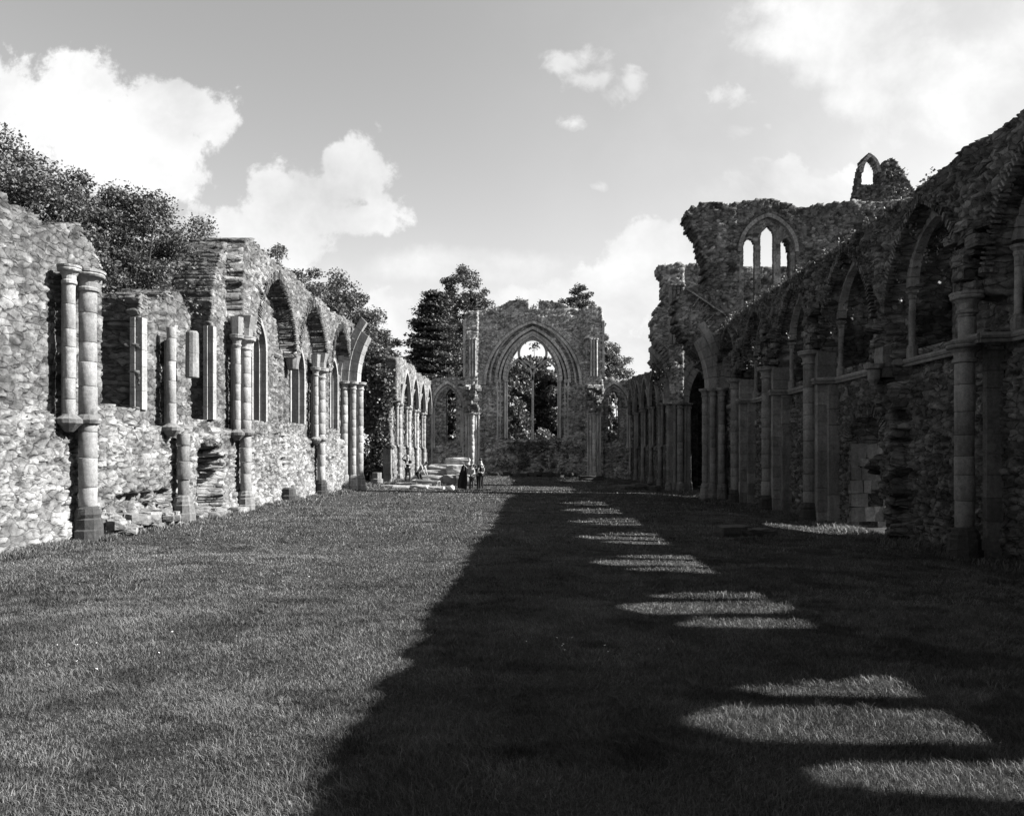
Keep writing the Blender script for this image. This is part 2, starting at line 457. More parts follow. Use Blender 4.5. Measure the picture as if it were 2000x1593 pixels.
    if ex: V = np.concatenate([V] + ex)
    for l in range(m_):
        F.append(np.stack([lay[l][S[:, 0]], lay[l][S[:, 1]], lay[l + 1][S[:, 1]], lay[l + 1][S[:, 0]]], -1))
    reveal_shade = np.concatenate(ext) if ex else np.zeros(0)
    F = np.concatenate(F)
    if (axis == 'x') == (sgn > 0): pass
    else: F = F[:, ::-1]
    tone = (.56 + .74 * hgt + .14 * (sw - .5)) * (.42 + .58 * joint)
    tone = np.where(sv > .93, tone * 1.15, tone); tone = np.where(sv < .06, tone * .5, tone)
    if tonef is not None: tone = tone * tonef(U, Z)
    if smooth_zone is not None:
        s_ = smooth_zone(U, Z); tone = tone * (1 - s_) + 1.15 * s_
    tone = np.concatenate([tone.ravel(), tone.ravel(), reveal_shade])
    used = np.unique(F); remap = np.zeros(len(V), np.int64); remap[used] = np.arange(len(used))
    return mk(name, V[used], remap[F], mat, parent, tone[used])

# ------------------------------------------------------------------ shafts
def shaft(parent, mat, x, y, z0, z1, r, cap=True, base=True, name='shaft', plinth=.5, drum=(.34, .62), dark_base=False, cap_h=.42, seg=14, broken=0.0):
    seg = seg + 4; mb = MB(); z = z0 + (plinth if base else 0)
    zt = z1 - (cap_h if cap else 0)
    while z < zt - .02:
        h = min(random.uniform(*drum), zt - z)
        rr = r * random.uniform(.96, 1.03); ox, oy = random.uniform(-.006, .006), random.uniform(-.006, .006)
        if broken and random.random() < broken: rr *= random.uniform(.72, .86)
        mb.lathe(x + ox, y + oy, [(z + .006, rr * .96), (z + .018, rr), (z + h * .5, rr * .995), (z + h - .014, rr), (z + h, rr * .96)], seg, random.uniform(.78, 1.18), r * .012)
        z += h
    sh = mb.build(name, mat, parent, smooth=True)
    if cap:
        mb = MB()
        mb.lathe(x, y, [(zt - .02, r * 1.02), (zt, r * 1.22), (zt + .05, r * 1.25), (zt + .08, r * 1.04), (zt + cap_h * .45, r * 1.12), (zt + cap_h * .62, r * 1.45),
                        (zt + cap_h * .68, r * 1.78), (zt + cap_h * .76, r * 1.88), (zt + cap_h * .84, r * 1.8), (zt + cap_h * .87, r * 1.9), (zt + cap_h * .98, r * 1.95), (z1, r * 1.85)], seg + 2, random.uniform(.75, 1.0), .006)
        mb.build('capital', mat, sh)
    if base:
        mb = MB()
        p = plinth
        mb.lathe(x, y, [(z0 - .3, r * 1.75), (z0 + p * .36, r * 1.72), (z0 + p * .4, r * 1.6), (z0 + p * .66, r * 1.55), (z0 + p * .7, r * 1.42), (z0 + p * .8, r * 1.46), (z0 + p * .88, r * 1.3), (z0 + p * .95, r * 1.22), (z0 + p + .01, r * 1.02)], 10, random.uniform(.7, .95), .015)
        mb.build('base', M['dark_base'] if dark_base else mat, sh)
    return sh

def coursed_box(mb, x0, x1, y0, y1, z0, z1, ch=.32, tone=1.0, j=.008):
    """a pilaster of ashlar courses"""
    z = z0
    while z < z1 - .03:
        h = min(random.uniform(ch * .75, ch * 1.25), z1 - z)
        e = random.uniform(-j, j)
        mb.box(x0 + e, x1 + e, y0 + e, y1 + e, z + .006, z + h - .004, tone * random.uniform(.78, 1.2), .004)
        z += h

# ------------------------------------------------------------------ leaves
def leaf_quads(C, size, tone, flat=0.0, aspect=.6):
    n = len(C)
    d = rng.normal(size=(n, 3)); d[:, 2] *= (1 - flat); d /= np.linalg.norm(d, axis=1)[:, None]
    e = rng.normal(size=(n, 3)); e -= (e * d).sum(1)[:, None] * d; e /= np.linalg.norm(e, axis=1)[:, None]
    s = size * rng.uniform(.6, 1.35, n)[:, None]
    a = C - d * s * .5; b = C + d * s * .5
    m1 = C + e * s * aspect * .5; m2 = C - e * s * aspect * .5
    V = np.stack([a, m1, b, m2], 1).reshape(-1, 3)
    F = np.arange(4 * n).reshape(n, 4)
    return V, F, np.repeat(tone, 4)

def tree(name, label, loc, h, crown_r, crown_z0, n_cl, per, leaf, mat, kind='broad', seed=1, group=None, cat='tree', squash=1.0, trunk_r=.35):
    r_ = np.random.default_rng(seed); rd = random.Random(seed)
    x0, y0 = loc[0], loc[1]; z0 = float(gz(x0, y0)) - .1
    t = root(name, (x0, y0, z0), label, cat, group)
    cz = (crown_z0 + h) / 2; ch = (h - crown_z0) / 2
    cl_ = []
    if kind == 'broad':
        lobes = [(r_.normal(size=3), r_.uniform(.5, .9)) for _ in range(7)]
        for i in range(n_cl):
            d = r_.normal(size=3); d /= np.linalg.norm(d)
            rr = r_.uniform(.35, 1.0) ** .5
            if d[2] < -.35: rr *= .8
            k = .72 + .30 * max(float(np.dot(d, l[0] / np.linalg.norm(l[0]))) ** 3 * l[1] for l in lobes)
            k = min(k, 1.0)
            p = np.array([d[0] * crown_r * rr * k, d[1] * crown_r * rr * k, d[2] * ch * rr * k + cz])
            cl_.append((p, crown_r * r_.uniform(.11, .22), r_.uniform(.65, 1.35)))
        cl_.append((np.array([0, 0, h - crown_r * .15]), crown_r * .2, 1.1))
    elif kind == 'bush':
        for i in range(n_cl):
            d = r_.normal(size=3); d /= np.linalg.norm(d); d[2] = abs(d[2])
            rr = r_.uniform(.3, 1.0) ** .5 * r_.uniform(.85, 1.05)
            cl_.append((np.array([d[0] * crown_r * rr, d[1] * crown_r * rr, d[2] * h * rr * .92]), crown_r * r_.uniform(.12, .22), r_.uniform(.6, 1.35)))
    else:   # cedar: flat plates of foliage on level limbs
        for i in range(n_cl):
            f = r_.uniform(0, 1); z = crown_z0 + (h - crown_z0) * f
            lim = crown_r * (1 - f) ** .75 * r_.uniform(.5, 1.08) + .3
            a = r_.uniform(0, 2 * math.pi); rr = lim * r_.uniform(.3, 1) ** .6
            cl_.append((np.array([math.cos(a) * rr, math.sin(a) * rr, z - rr * .12]), crown_r * r_.uniform(.13, .22), r_.uniform(.6, 1.3)))
    # trunk and limbs
    mb = MB()
    top = crown_z0 + (h - crown_z0) * (.9 if kind == 'cedar' else .45)
    n = 7; pts = []; rad = []
    for i in range(n + 1):
        f = i / n; pts.append((x0 + math.sin(f * 3 + seed) * .25, y0 + math.cos(f * 2 + seed) * .2, z0 + top * f)); rad.append(trunk_r * (1 - .75 * f) + .03)
    mb.tube(pts, rad, 8)
    for (p, r, tn) in cl_[::max(1, len(cl_) // 34)]:
        f = rd.uniform(.45, .98) if kind != 'cedar' else min(.98, max(.2, (p[2] + .4) / max(top, 1)))
        b0 = Vector(pts[0]).lerp(Vector(pts[-1]), f); e = Vector((x0 + p[0], y0 + p[1], z0 + p[2]))
        mid = b0.lerp(e, .5) + Vector((rd.uniform(-.4, .4), rd.uniform(-.4, .4), rd.uniform(-.2, .5)))
        mb.tube([b0, mid, e], [trunk_r * .28, trunk_r * .16, .02], 5)
    mb.build('trunk', M['bark'], t)
    Cs = []; Ts = []
    for (p, r, tn) in cl_:
        m = int(per * r_.uniform(.6, 1.4))
        d = r_.normal(size=(m, 3)); d /= np.linalg.norm(d, axis=1)[:, None]
        rr = r * r_.uniform(.3, 1.0, m)[:, None] * (1 + .25 * r_.random(m)[:, None] ** 4)
        d2 = d * rr
        if kind == 'cedar': d2[:, 2] *= .22; d2[:, :2] *= 1.35
        else: d2[:, 2] *= .72
        Cs.append(d2 + p); Ts.append(np.full(m, tn) * r_.uniform(.7, 1.3, m))
    C = np.concatenate(Cs) + np.array([x0, y0, z0]); Tn = np.concatenate(Ts)
    C[:, 2] = np.maximum(C[:, 2], z0 + .15)
    V, F, tt = leaf_quads(C, leaf, Tn, flat=.75 if kind == 'cedar' else .25)
    mk('crown', V, F, mat, t, tt)
    return t

def ivy(name, label, pts, leaf, per, mat='ivy', group=None, cat='ivy', spread=.35, flatx=1.0, flaty=1.0):
    """pts: list of (x,y,z,radius)"""
    Cs = []; Ts = []
    for (x, y, z, r) in pts:
        m = max(4, int(per * r * r * 6 * rng.uniform(.7, 1.3)))
        d = rng.normal(size=(m, 3)); d /= np.linalg.norm(d, axis=1)[:, None]
        d *= r * rng.uniform(.1, 1, m)[:, None] ** .6
        d[:, 0] *= flatx; d[:, 1] *= flaty
        Cs.append(d + np.array([x, y, z])); Ts.append(np.full(m, rng.uniform(.6, 1.4)) * rng.uniform(.6, 1.4, m))
    C = np.concatenate(Cs); V, F, tt = leaf_quads(C, leaf, np.concatenate(Ts), aspect=.75)
    p0 = pts[0][:3]
    o = mk(name, V, F, M[mat], None, tt, loc=p0)
    return tag(o, label, cat, group)

def boulder(mb, x, y, z, sx, sy, sz, seed, tone=1.0, rot=0.0):
    rd = random.Random(seed); n = 3
    V = {}; vs = []; fs = []
    def vert(p):
        k = tuple(round(c, 4) for c in p)
        if k in V: return V[k]
        q = Vector(p); l = max(abs(c) for c in q)
        qn = q.normalized()
        q = q.lerp(qn * 1.15, .28)
        q *= 1 + rd.uniform(-.07, .07)
        qx, qy = q.x * sx / 2, q.y * sy / 2
        cr, sr = math.cos(rot), math.sin(rot)
        vs.append((x + qx * cr - qy * sr, y + qx * sr + qy * cr, z + q.z * sz / 2)); V[k] = len(vs) - 1
        return V[k]
    for ax in range(3):
        for s in (-1, 1):
            for i in range(n):
                for j in range(n):
                    c = []
                    for (a, b) in ((i, j), (i + 1, j), (i + 1, j + 1), (i, j + 1)):
                        p = [0, 0, 0]; p[ax] = s; p[(ax + 1) % 3] = -1 + 2 * a / n; p[(ax + 2) % 3] = -1 + 2 * b / n
                        c.append(vert(p))
                    fs.append(tuple(c if s > 0 else c[::-1]))
    mb.add(vs, fs, tone)

# ================================================================== GROUND
def build_ground():
    xs = np.concatenate([[-1800, -700, -250, -100, -50, -30, -20], np.arange(-14, 14.01, .25), [20, 30, 50, 100, 250, 700, 1800]])
    ys = np.concatenate([[-1800, -600, -150, -50, -20, -8], np.arange(-4, 72.01, .25), [80, 95, 120, 170, 300, 700, 1800]])
    X, Y = np.meshgrid(xs, ys, indexing='ij'); Z = gz(X, Y)
    V = np.stack([X, Y, Z], -1).reshape(-1, 3)
    idx = np.arange(X.size).reshape(X.shape)
    F = np.stack([idx[:-1, :-1].ravel(), idx[1:, :-1].ravel(), idx[1:, 1:].ravel(), idx[:-1, 1:].ravel()], -1)
    o = mk('lawn', V, F, M['lawn'], None, None, smooth=True)
    tag(o, 'mown grass lawn filling the roofless nave', None, None, 'structure')
build_ground()

def build_grass():
    Vs = []; Ts = []
    def band(y0, y1, dens, hgt, wid):
        A = 0
        xm = lambda y: np.minimum(y * .72 + 2.2, 13)
        n = int(dens * (y1 - y0) * 2 * min((y0 + y1) / 2 * .72 + 2.2, 13))
        y = np.sqrt(rng.uniform(y0 * y0, y1 * y1, n)); x = rng.uniform(-1, 1, n) * xm(y)
        keep = (x > -9.35) & (x < 9.5) | ((y > 37.5) & (y < 49)); x = x[keep]; y = y[keep]; n = len(x)
        cl = fbm(x * 2.2, y * 2.2, 11, 4); big = fbm(x * .5 + 7, y * .5, 21, 3); tuft = fbm(x * 6, y * 6, 31, 2)
        h = hgt * (.45 + 1.15 * cl) * (.7 + .7 * big) * rng.uniform(.6, 1.35, n)
        h *= 1 + 1.0 * sstep(.68, .8, tuft)
        h *= 1 + 1.8 * sstep(8.3, 9.1, np.abs(x))
        z = gz(x, y)
        a = rng.uniform(0, 2 * np.pi, n); lean = h * rng.uniform(.2, 1.5, n)
        wa = fbm(x * 1.3 + 50, y * 1.3, 41, 2) * 12
        b_ = rng.uniform(0, 2 * np.pi, n); lx = np.cos(b_) * lean + .25 * h * np.cos(wa); ly = np.sin(b_) * lean + .25 * h * np.sin(wa)
        wx = np.cos(a + 1.57) * wid * rng.uniform(.6, 1.3, n) * .5; wy = np.sin(a + 1.57) * wid * .5
        p0 = np.stack([x - wx, y - wy, z - .01], -1); p1 = np.stack([x + wx, y + wy, z - .01], -1)
        m1 = np.stack([x + wx * .8 + lx * .35, y + wy * .8 + ly * .35, z + h * .62], -1)
        m0 = np.stack([x - wx * .8 + lx * .35, y - wy * .8 + ly * .35, z + h * .62], -1)
        p2 = np.stack([x + lx, y + ly, z + h], -1)
        Vs.append((np.stack([p0, p1, m1, m0], 1), np.stack([m0, m1, p2], 1), n))
        tn = (.30 + 1.4 * fbm(x * 1.4, y * 1.4, 51, 4)) * rng.uniform(.68, 1.32, n)
        tn *= 1 - .6 * sstep(.57, .68, fbm(x * 1.6 + 20, y * 2.6 + 9, 61, 4))
        tn *= 1 - .3 * sstep(.5, .65, fbm(x * .45 + 2, y * .45 + 9, 67, 3))
        tn *= .82 + .4 * fbm(x * .22 + 12, y * .3 + 19, 68, 3)
        tn = np.where(rng.random(n) < .04, tn * 1.9, tn)
        Ts.append(tn)
    band(3.2, 6.0, 7500, .026, .0038)
    band(6.0, 9.5, 4400, .025, .0052)
    band(9.5, 15, 1500, .026, .009)
    band(15, 26, 380, .03, .017)
    band(26, 66, 80, .034, .04)
    def fringe(xa, xb, y0, y1, n, hm):
        x = rng.uniform(0, 1, n) ** 2 * (xb - xa) + xa; y = rng.uniform(y0, y1, n)
        k = fbm(x * 0 + y * 1.3, x * 0 + 3, 71, 4); keep = rng.random(n) < sstep(.3, .62, k); x = x[keep]; y = y[keep]; k = k[keep]; m = len(x)
        h = hm * rng.uniform(.35, 1.2, m) * (.5 + 1.0 * k); z = gz(x, y); b_ = rng.uniform(0, 2 * np.pi, m); ln = h * rng.uniform(.1, .9, m)
        lx = np.cos(b_) * ln; ly = np.sin(b_) * ln; w_ = rng.uniform(.5, 1.2, m) * (.008 + .0006 * y) * .5; wx = -np.sin(b_) * w_; wy = np.cos(b_) * w_
        p0 = np.stack([x - wx, y - wy, z - .01], -1); p1 = np.stack([x + wx, y + wy, z - .01], -1)
        m1 = np.stack([x + wx * .8 + lx * .35, y + wy * .8 + ly * .35, z + h * .62], -1); m0 = np.stack([x - wx * .8 + lx * .35, y - wy * .8 + ly * .35, z + h * .62], -1)
        p2 = np.stack([x + lx, y + ly, z + h * .95], -1)
        Vs.append((np.stack([p0, p1, m1, m0], 1), np.stack([m0, m1, p2], 1), m)); Ts.append(rng.uniform(.5, 1.4, m))
    fringe(-9.3, -8.6, 8, 38, 30000, .11); fringe(9.3, 8.5, 5, 36, 22000, .13); fringe(-9.1, -8.4, 49, 66, 5000, .2)
    tris = []; V = []; tone = []; b = 0
    for (q, t3, n), tn in zip(Vs, Ts):
        V.append(q.reshape(-1, 3)); i = b + np.arange(n) * 4
        tris += [np.stack([i, i + 1, i + 2], -1), np.stack([i, i + 2, i + 3], -1)]; b += 4 * n; tone.append(np.repeat(tn * .85, 4))
        tipv = t3[:, 2]; V.append(tipv); j = b + np.arange(n)
        tris.append(np.stack([i + 3, i + 2, j], -1)); b += n; tone.append(tn * 1.15)
    o = mk('grass', np.concatenate(V), np.concatenate(tris), M['blade'], None, np.concatenate(tone), loc=(0, 4, 0))
    tag(o, 'short tufted grass blades over the whole lawn', 'grass', None, 'stuff')
    # daisies
    mb = MB(); rd = random.Random(3)
    spots = [(-4.0, 6.9), (-3.7, 6.8), (-3.3, 10.6), (.55, 7.3), (.25, 7.4)]
    for (cx, cy) in spots:
        for k in range(rd.randint(3, 6)):
            x = cx + rd.gauss(0, .35); y = cy + rd.gauss(0, .3); z = float(gz(x, y)) + rd.uniform(.04, .075)
            r = rd.uniform(.006, .010); vs = [(x, y, z)]
            for q in range(8): vs.append((x + r * math.cos(q * .785), y + r * math.sin(q * .785), z + rd.uniform(-.003, .006)))
            mb.add(vs, [(0, 1 + q, 1 + (q + 1) % 8) for q in range(8)])
    tag(mb.build('daisies', M['daisy'], None, loc=(-3, 7.5, 0)), 'tiny white daisies scattered through the grass', 'daisies', None, 'stuff')
build_grass()

# ================================================================== NORTH (LEFT) NAVE WALL
SY = [6.7, 10.95, 15.2, 19.4, 23.65, 27.9, 32.2]
def nave_north():
    W = root('nave_wall', (-9.5, 20, 0), 'sunlit ruined aisle wall on the left, with three pointed wall arches and slender shafts', 'wall', 'long side walls of the roofless nave')
    XF = -9.5
    top = [(-3, 6.6), (8, 6.7), (13, 6.5), (14.7, 6.45), (15.6, 6.6), (16.1, 6.5), (16.45, 6.1), (18.1, 5.75), (18.6, 5.8), (19.6, 6.25), (20.4, 6.15), (20.85, 5.8), (21.0, 5.6),
           (22.0, 6.0), (22.5, 7.4), (22.9, 8.2), (23.5, 8.75), (24.2, 8.95), (25.5, 8.8), (28, 8.8), (30, 8.6), (33.8, 8.45), (36, 8.55), (38.2, 8.6)]
    wins = [(26.0, .62, 3.1, 5.6, 6.6), (30.3, .85, 3.2, 5.3, 6.45), (35.9, .62, 3.2, 5.6, 6.5)]
    def hole(U, Z):
        n = .12 * (fbm(U * 3, Z * 3, 5, 2) - .5)
        m = ((U > 16.5) & (U < 18.1 + n) & (Z > 3.0 + 1.2 * n)) | ((U > 20.85 + n) & (U < 22.15) & (Z > 2.9 + n) & (Z < 20))
        for (c, a, zb, zs, za) in wins: m |= in_arch(U, Z, c, a, zb, zs, za)
        m |= in_arch(U, Z, 9.0, .7, 3.1, 5.2, 6.2)
        return m
    archs = [(26.7, 1.95, 5.75, 8.25), (31.2, 1.95, 5.75, 8.15), (35.75, 1.75, 5.75, 8.05)]
    def off(U, Z):
        n = (fbm(U * 2.3, Z * 2.3, 8, 3) - .5) + .34 * (worley(U, Z, .36, .17, 11)[1] - .5)
        o = .20 * (Z < 2.62 + .35 * n) + .10 * sstep(1.0, .2, Z) + .0 * U
        # core of the vault above the springing
        ins = np.zeros(U.shape, bool)
        for (c, a, zs, za) in archs: ins |= in_arch(U, Z, c, a, 0, zs, za)
        vault = (Z > 5.7 + .25 * n) & (U > 23.35 + .25 * n) & ~ins
        o = o + .48 * vault - .12 * (ins & (Z > 5.9))
        for s in SY: o = o + .10 * ((np.abs(U - s) < .3) & (Z > 2.6) & (Z < 5.7))
        # rough broken niche
        nn = ((U > 20.7 + .5 * n) & (U < 22.5 + .7 * n) & (Z > .35 + .3 * n) & (Z < 2.15 + .5 * n - .3 * np.abs(U - 21.5)))
        o = o - .75 * nn
        # torn-out hollow by the heap of rubble
        o = o - .22 * ((U > 15.9) & (U < 18.6 + n) & (Z < .9 + n)) 
        o = o + .45 * sstep(.62, .2, Z + .5 * n) * ((U > 16.0) & (U < 18.8))
        # scar of the lost shaft
        o = o - .12 * ((np.abs(U - 27.9) < .25 + .3 * n) & (Z > .5) & (Z < 5.6))
        return o
    wall('masonry', W, M['rubble_n'], 'x', XF, +1, -3, 38.3, -.6, 9.4, .045, top, hole, off, thick=1.3, amp=.085, stone=(.32, .15), seed=11, edge=.16,
         us=np.concatenate([np.arange(-3, 12, .12), np.arange(12, 24.5, .042), np.arange(24.5, 38.31, .055)]), ampf=lambda U, Z: .6 + .4 * sstep(3.0, 2.2, Z) + .25 * sstep(6.2, 7.5, Z),
         tonef=lambda U, Z: (.80 + .34 * sstep(3.1, 2.3, Z + .9 * (fbm(U * .9, Z * .9, 77, 3) - .5))) * (.62 + .8 * fbm(U * .6, Z * .8, 78, 3)))
    # pale dressed frames of the windows
    for (c, a, zb, zs, za) in wins:
        mb = MB()
        arch_ring(mb, 'x', XF + .05, XF - .16, c, a, zs, za, -.02, .13, 9, .006, 0)
        arch_ring(mb, 'x', XF - .17, XF - .42, c, a, zs, za, -.10, .03, 9, .006, 0)
        for sg in (-1, 1):
            z = zb
            while z < zs:
                h = min(random.uniform(.3, .5), zs - z)
                mb.box(XF - .16, XF + .05, c + sg * a - .02 if sg > 0 else c - a - .13, c + a + .13 if sg > 0 else c - a + .02, z, z + h - .008, random.uniform(.85, 1.15))
                mb.box(XF - .42, XF - .17, c + sg * a - (.10 if sg > 0 else .03), c + sg * a + (.03 if sg > 0 else .10), z, z + h - .006, random.uniform(.8, 1.1))
                z += h
        f = mb.build('window_frame', M['ashlar_n'], W)
        if c > 33: continue
        mb = MB()   # broken stub of the tracery mullion
        uu_ = c - a * .35; z = zb
        hh = 1.9 if c < 28 else 2.6
        while z < zb + hh:
            h = random.uniform(.25, .4); mb.box(XF - .38, XF - .22, uu_ - .06 + random.uniform(-.02, .02), uu_ + .06 + random.uniform(-.02, .05), z, z + h, random.uniform(.8, 1.1), .01); z += h
        mb.box(XF - .38, XF - .22, uu_ - .07, uu_ + .07, zs - .75, zs + .25, .95, .02)
        mb.build('mullion', M['ashlar_n'], f)
    # jamb frames of the two gaping windows
    for (u, za, zb_) in ((18.12, 3.0, 5.25), (22.17, 2.95, 5.75)):
        mb = MB()
        for (dx0, dx1, du) in ((-.06, .06, .16), (-.2, -.1, .05)):
            z = za
            while z < zb_:
                h = min(random.uniform(.35, .6), zb_ - z); mb.box(XF + dx0 - .02, XF + dx1, u - .10 + du * .3, u + .03 + du, z, z + h - .008, random.uniform(.9, 1.15)); z += h
        mb.build('window_jamb', M['ashlar_n'], W)
    # stepped rubble arches
    for (c, a, zs, za) in archs:
        mb = MB()
        arch_ring(mb, 'x', XF + .40, XF + .52, c, a, zs, za, -.02, .26, 38, .035, .05, s0=.05 if c > 26 else .3, var=.3)
        mb.build('wall_arch', M['rubble_n'], W)
    # main shafts
    for i, s in enumerate(SY):
        x = -9.05; g = float(gz(x, s)) - .05
        if abs(s - 19.4) < .1:
            shaft(W, M['ashlar_w'], x, s, g, 2.45, .17, cap=False, base=True, plinth=.75, broken=.25)
            mb = MB(); mb.lathe(x + .02, s + .45, [(3.95, .15), (3.97, .17), (4.6, .165), (4.62, .17), (5.15, .16), (5.2, .13)], 12); mb.build('shaft_fragment', M['ashlar_w'], W)
        elif abs(s - 27.9) < .1:
            mb = MB(); mb.lathe(x, s, [(g - .3, .34), (g + .3, .33), (g + .33, .28), (g + .55, .25), (g + .6, .2)], 10, .9, .02); mb.build('shaft_base', M['dark_base'], W)
            mb = MB(); mb.lathe(-9.25, s + 1.05, [(5.2, .10), (5.25, .2), (5.5, .26), (5.75, .3)], 10, .9, .02); mb.build('corbel', M['ashlar_w'], W)
        elif abs(s - 23.65) < .1:
            shaft(W, M['ashlar_n'], x, s, g, 3.0, .17, cap=False, plinth=.7, dark_base=False)
            shaft(W, M['ashlar_n'], x, s, 3.0, 5.65, .165, base=False, broken=.45)
        else:
            shaft(W, M['ashlar_n'], x, s, g, 5.65, .17, plinth=.75, dark_base=(s < 16 or s > 32))
        # shaft ring at sill level
        if abs(s - 27.9) > .2 and abs(s - 19.4) > .1:
            mb = MB(); mb.lathe(x, s, [(2.5, .17), (2.53, .23), (2.6, .26), (2.68, .22), (2.72, .17)], 14, .8); mb.build('shaft_ring', M['ashlar_w'], W)
        # companions standing on a corbel
        if abs(s - 27.9) > .2:
            zt = 5.65 if abs(s - 19.4) > .1 else 5.15
            cs = shaft(W, M['ashlar_n'], x - .12, s - .42, 2.62, zt, .115, base=False, cap=zt > 5.5, cap_h=.36, name='wall_shaft', seg=12)
            mb = MB(); mb.lathe(x - .12, s - .42, [(2.35, .08), (2.45, .17), (2.52, .23), (2.6, .24), (2.66, .16), (2.7, .12)], 12, .8, .008); mb.build('corbel', M['ashlar_w'], W)
            mb = MB()
            for k_, du in enumerate((-.26, -.19)):
                mb.lathe(x - .2 + .03 * k_, s + du, [(2.65, .035), (zt - .35, .035)], 8, .95)
            mb.box(x - .36, x - .22, s - .3, s - .12, 2.62, zt - .3, .9)
            mb.build('moulding', M['ashlar_n'], W)
        # springer block above capital
        if s > 23 and abs(s - 27.9) > .2:
            mb = MB()
            mb.lathe(x, s, [(5.65, .2), (5.9, .22), (6.3, .34)], 6, .95, .01, ph=.3); mb.lathe(x - .12, s - .42, [(5.65, .17), (6.2, .2)], 6, 1.0, .01, ph=.1)
            mb.build('springer', M['ashlar_w'], W)
    # compound pier that ended the wall
    pier(W, -9.05, 37.7, 5.6, M['ashlar_n'], +1)
    return W

def pier(W, x, y, ztop, mat, sgn, arch=True):
    """clustered respond: three shafts against a stepped core, springers leaning towards the lost pier"""
    g = float(gz(x, y)) - .05
    mb = MB()
    coursed_box(mb, x - .62 * 1, x + .18, y - .2, y + .52, g - .3, ztop - .02, .36)
    coursed_box(mb, x - .2, x + .3, y - .05, y + .5, g - .3, ztop - .04, .36)
    if sgn < 0:
        mb = MB(); coursed_box(mb, x - .18, x + .75, y - .2, y + .52, g - .3, ztop - .02, .36); coursed_box(mb, x - .3, x + .2, y - .05, y + .5, g - .3, ztop - .04, .36)
    core = mb.build('pier_core', mat, W)
    for (dx, dy, r) in ((-sgn * .28, -.34, .18), (sgn * .12, -.22, .15), (sgn * .40, .12, .17)):
        shaft(W, mat, x + dx, y + dy, g, ztop, r, plinth=.85, cap_h=.38)
    if arch:
        mb = MB()
        a = 3.0; c = x + sgn * (a + .25)
        zs = ztop; za = ztop + 4.6
        h_ = (-sgn,)
        arch_ring(mb, 'y', y - .34, y + .5, c, a, zs, za, -.10, .30, 5, .01, .0, halves=h_, s0=0, s1=.42)
        arch_ring(mb, 'y', y - .44, y - .1, c, a, zs, za, .31, .66, 6, .01, .0, halves=h_, s0=0, s1=.50)
        arch_ring(mb, 'y', y - .5, y + .2, c, a, zs, za, .67, .98, 5, .01, .0, halves=h_, s0=0, s1=.36)
        mb.build('arch_springer', mat, W)
nave_north()

